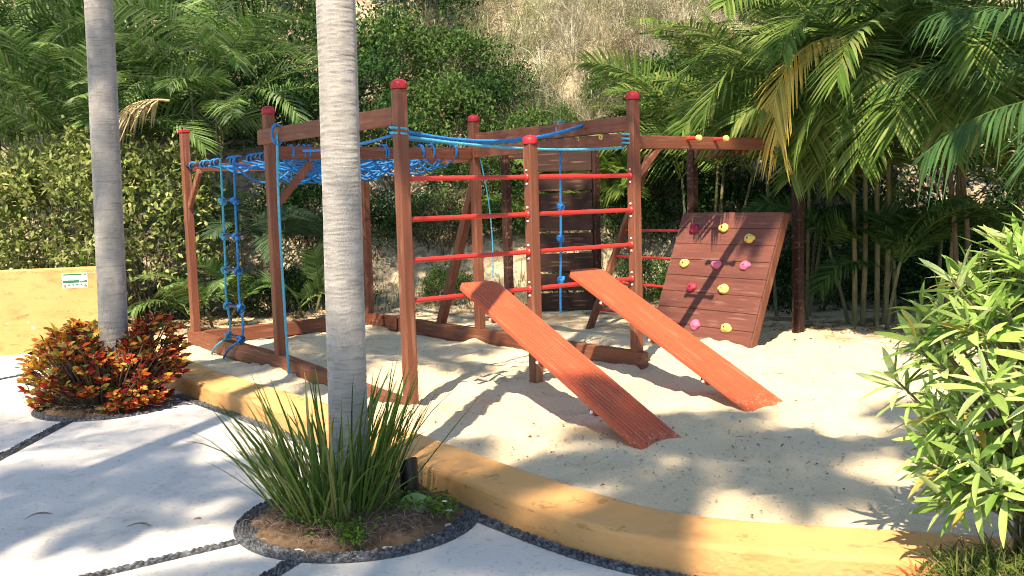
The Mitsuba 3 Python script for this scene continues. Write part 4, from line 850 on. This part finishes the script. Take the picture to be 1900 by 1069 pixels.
LEFTC = [(0.099, 0.202, 0.048), (0.159, 0.264, 0.083), (0.066, 0.139, 0.034), (0.237, 0.319, 0.167)]
areca('areca_palm', 'feathery palm clump at the upper left corner behind the hedge', (-7.4, 14.2, .2), 21, 44, 2.7, cz=3.0, cols=LEFTC, width=.034, npair=40)
areca('areca_palm', 'feathery palm clump above the hedge, left of the left palm trunk', (-6.1, 14.1, .3), 22, 42, 2.4, cz=3.2, cols=LEFTC, width=.034, npair=40)
areca('areca_palm', 'feathery palm clump with drooping fronds right of the left palm trunk', (-4.6, 14.6, .6), 23, 42, 2.3, cz=2.9, cols=LEFTC, width=.032, npair=40)
areca('areca_palm', 'small bluish palm behind the leftmost post', (-3.75, 13.6, .0), 24, 13, 1.3, cz=1.1, cols=[(.05, .09, .05), (.08, .13, .075)], ncane=3, leaf=.32)
t = thing('dead_frond', 'large dry tan palm frond hanging beside the leftmost post', 'palm frond')
rng = np.random.default_rng(3); L = Leaves()
frond(L, rng, (-4.45, 13.0, 2.95), math.radians(-95), .15, 1.15, 1.75, 24, .62, .042, [(.52, .42, .24), (.42, .33, .18), (.60, .52, .34)], vee=-.2, hang=.9, start=.12, rach=.016)
L.part(t, 'blade', 'leaf_dry')
areca('areca_palm', 'low young palm beside the rope ladder', (-3.95, 12.9, .0), 35, 11, .95, cz=.3, cols=LEFTC, ncane=3, leaf=.26)
areca('areca_palm', 'low young palm behind the leftmost capped post', (-2.9, 13.5, .0), 36, 11, 1.0, cz=.35, cols=LEFTC, ncane=3, leaf=.26)
hz = lambda x, y: float(hill_z(np.array([x]), np.array([y]))[0])
areca('areca_palm', 'small lime palm high on the slope between the back post and the tall right post', (.55, 16.6, hz(.55, 16.6)), 37, 20, 1.15, cz=.4, cols=GREEN_LIME, ncane=3, leaf=.32, el=(.4, 1.45))
areca('areca_palm', 'young lime green palm on the slope left of the tall right post', (1.35, 15.9, hz(1.35, 15.9)), 25, 26, 1.5, cz=.4, cols=GREEN_LIME, ncane=3, leaf=.34, el=(.5, 1.45))
areca('areca_palm', 'young lime green palm on the slope behind the back capped post', (-.15, 15.5, hz(-.15, 15.5)), 26, 14, 1.0, cz=.3, cols=GREEN_LIME, ncane=2, leaf=.26)
RC = [(0.093, 0.178, 0.036), (0.158, 0.25, 0.057), (0.058, 0.122, 0.025), (0.243, 0.3, 0.1)]
areca('areca_palm', 'big palm clump with arching fronds above the climbing board', (3.5, 11.9, .0), 27, 36, 2.3, cz=2.5, cols=RC, leaf=.52, width=.034, npair=42, ncane=4, reach=.7)
areca('areca_palm', 'dense palm clump with canes right of the climbing board', (4.7, 11.0, .0), 28, 40, 2.5, cz=2.4, cols=RC, leaf=.55, width=.035, npair=44, ncane=4, reach=.9)
areca('areca_palm', 'palm clump behind the bright bush at the right edge', (6.0, 10.6, .0), 29, 34, 2.6, cz=2.3, cols=RC, leaf=.55, width=.035, npair=44, ncane=4, reach=.8)
areca('areca_palm', 'palm clump at the upper right with fronds reaching left', (4.6, 13.6, .3), 30, 34, 2.8, cz=2.8, cols=RC, leaf=.52, width=.034, npair=42, ncane=8, reach=.8)
areca('areca_palm', 'palm clump high at the right, its fronds over the dry slope', (2.9, 14.2, .6), 33, 32, 2.5, cz=1.9, cols=RC, leaf=.48, width=.032, npair=40, ncane=6, reach=.6)
areca('areca_palm', 'low young palms in the shade between the canes right of the board', (4.1, 11.0, .0), 34, 34, 1.3, cz=.9, cols=GREEN_DARK + GREEN_MID, leaf=.30, ncane=4, reach=.7)
t = thing('areca_palm', 'palm with long fronds hanging in front of the end of the overhead beam', 'palm')
rng = np.random.default_rng(41)
for k in range(4): part(t, 'cane', tube(spline(np.array([(3.85 + .12 * k, 10.85 + .1 * (k % 2), -.1), (3.82 + .13 * k, 10.8, 1.3), (3.65 + .12 * k, 10.5, 2.75)]), 10), np.linspace(.032, .024, 10), 8), 'stem_green', True)
for az, el_, ln_, dr_, tw in ((-105, .25, 2.1, 1.3, .5), (-118, .45, 2.2, 1.7, -.2), (-95, .75, 2.2, 1.9, .1), (-128, .1, 1.7, 1.5, .3), (-150, .3, 1.6, 1.9, .0), (-140, -.1, 1.4, 1.3, .2), (-170, .5, 1.6, 1.9, -.3), (175, .2, 1.3, 1.6, .1), (150, .6, 1.8, 1.7, .1), (120, .7, 2.0, 1.5, .0), (-110, 1.1, 2.2, 1.7, .3), (-140, 1.0, 2.2, 2.1, -.2), (60, .8, 2.1, 1.4, .1), (-20, .8, 2.0, 1.4, .1), (-122, -.2, 1.3, 1.2, .0), (160, 1.0, 2.0, 2.0, .0)):
    L = Leaves(); frond(L, rng, (3.68 + rng.normal(0, .08), 10.45 + rng.normal(0, .06), 2.75 + rng.normal(0, .08)), math.radians(az), el_, ln_, dr_, 44, .48, .034, RC, vee=.35, hang=.35, twist=tw, rach=.014); L.part(t, 'frond')
t = thing('areca_palm', 'nearest palm of the right clump, its fronds hanging low over the climbing board', 'palm')
rng = np.random.default_rng(43)
for k in range(2): part(t, 'cane', tube(spline(np.array([(4.75 + .15 * k, 10.3, -.1), (4.65 + .13 * k, 10.2, 1.3), (4.35 + .12 * k, 9.95, 2.6)]), 10), np.linspace(.03, .024, 10), 8), 'bark_brown', True)
for az, el_, ln_, dr_, tw in ((-97, .28, 2.3, 1.0, .5), (-112, .35, 2.2, 1.7, -.2), (-125, .2, 2.0, 1.8, .3), (-85, .6, 2.3, 1.9, .1), (-140, .35, 1.8, 1.9, .0), (-155, .1, 1.5, 1.7, .2), (-172, .4, 1.6, 2.0, -.3), (170, .15, 1.4, 1.6, .1), (150, .5, 1.8, 1.8, .1), (125, .7, 2.0, 1.6, .0), (-105, .95, 2.4, 1.9, .3), (-132, .9, 2.2, 2.2, -.2), (90, .7, 2.1, 1.5, .1), (-100, -.1, 1.7, 1.3, .2), (-165, .9, 2.1, 2.2, .0)):
    L = Leaves(); frond(L, rng, (4.4 + rng.normal(0, .08), 9.95 + rng.normal(0, .06), 2.6 + rng.normal(0, .08)), math.radians(az), el_, ln_, dr_, 46, .50, .034, RC, vee=.3, hang=.4, twist=tw, rach=.014); L.part(t, 'frond')
t = thing('yellow_frond', 'drooping yellow palm frond hanging over the overhead beam', 'palm frond')
rng = np.random.default_rng(8); L = Leaves()
frond(L, rng, (4.12, 10.1, 2.65), math.radians(-112), .75, 2.5, 2.75, 62, .50, .038, [(.72, .50, .10), (.66, .56, .18), (.74, .58, .16), (.44, .42, .10)], vee=.15, hang=.8, rach=.016)
L.part(t, 'blade', 'leaf')
t = thing('near_palm', 'dark green palm reaching in from the right edge with long hanging leaflets', 'palm')
rng = np.random.default_rng(18)
palm_trunk(t, (5.5, 8.0, -.1), (5.45, 8.0, 1.9), .13, .11, 9)
for k, (az, el_, ln_, dr_) in enumerate(((-97, .42, 2.3, 1.15), (-70, .75, 2.4, 1.2), (-125, .5, 2.2, 1.3), (-88, 1.0, 2.4, 1.3), (-30, .7, 2.2, 1.2), (40, .8, 2.2, 1.2), (110, .7, 2.2, 1.2), (170, .6, 2.2, 1.2), (-150, .8, 2.2, 1.2))):
    L = Leaves(); frond(L, rng, (5.45, 8.0, 1.95), math.radians(az), el_, ln_, dr_, 52, .55, .032, [(.04, .10, .04), (.06, .14, .05), (.09, .17, .06)], vee=.1, hang=.9, rach=.016); L.part(t, 'frond')
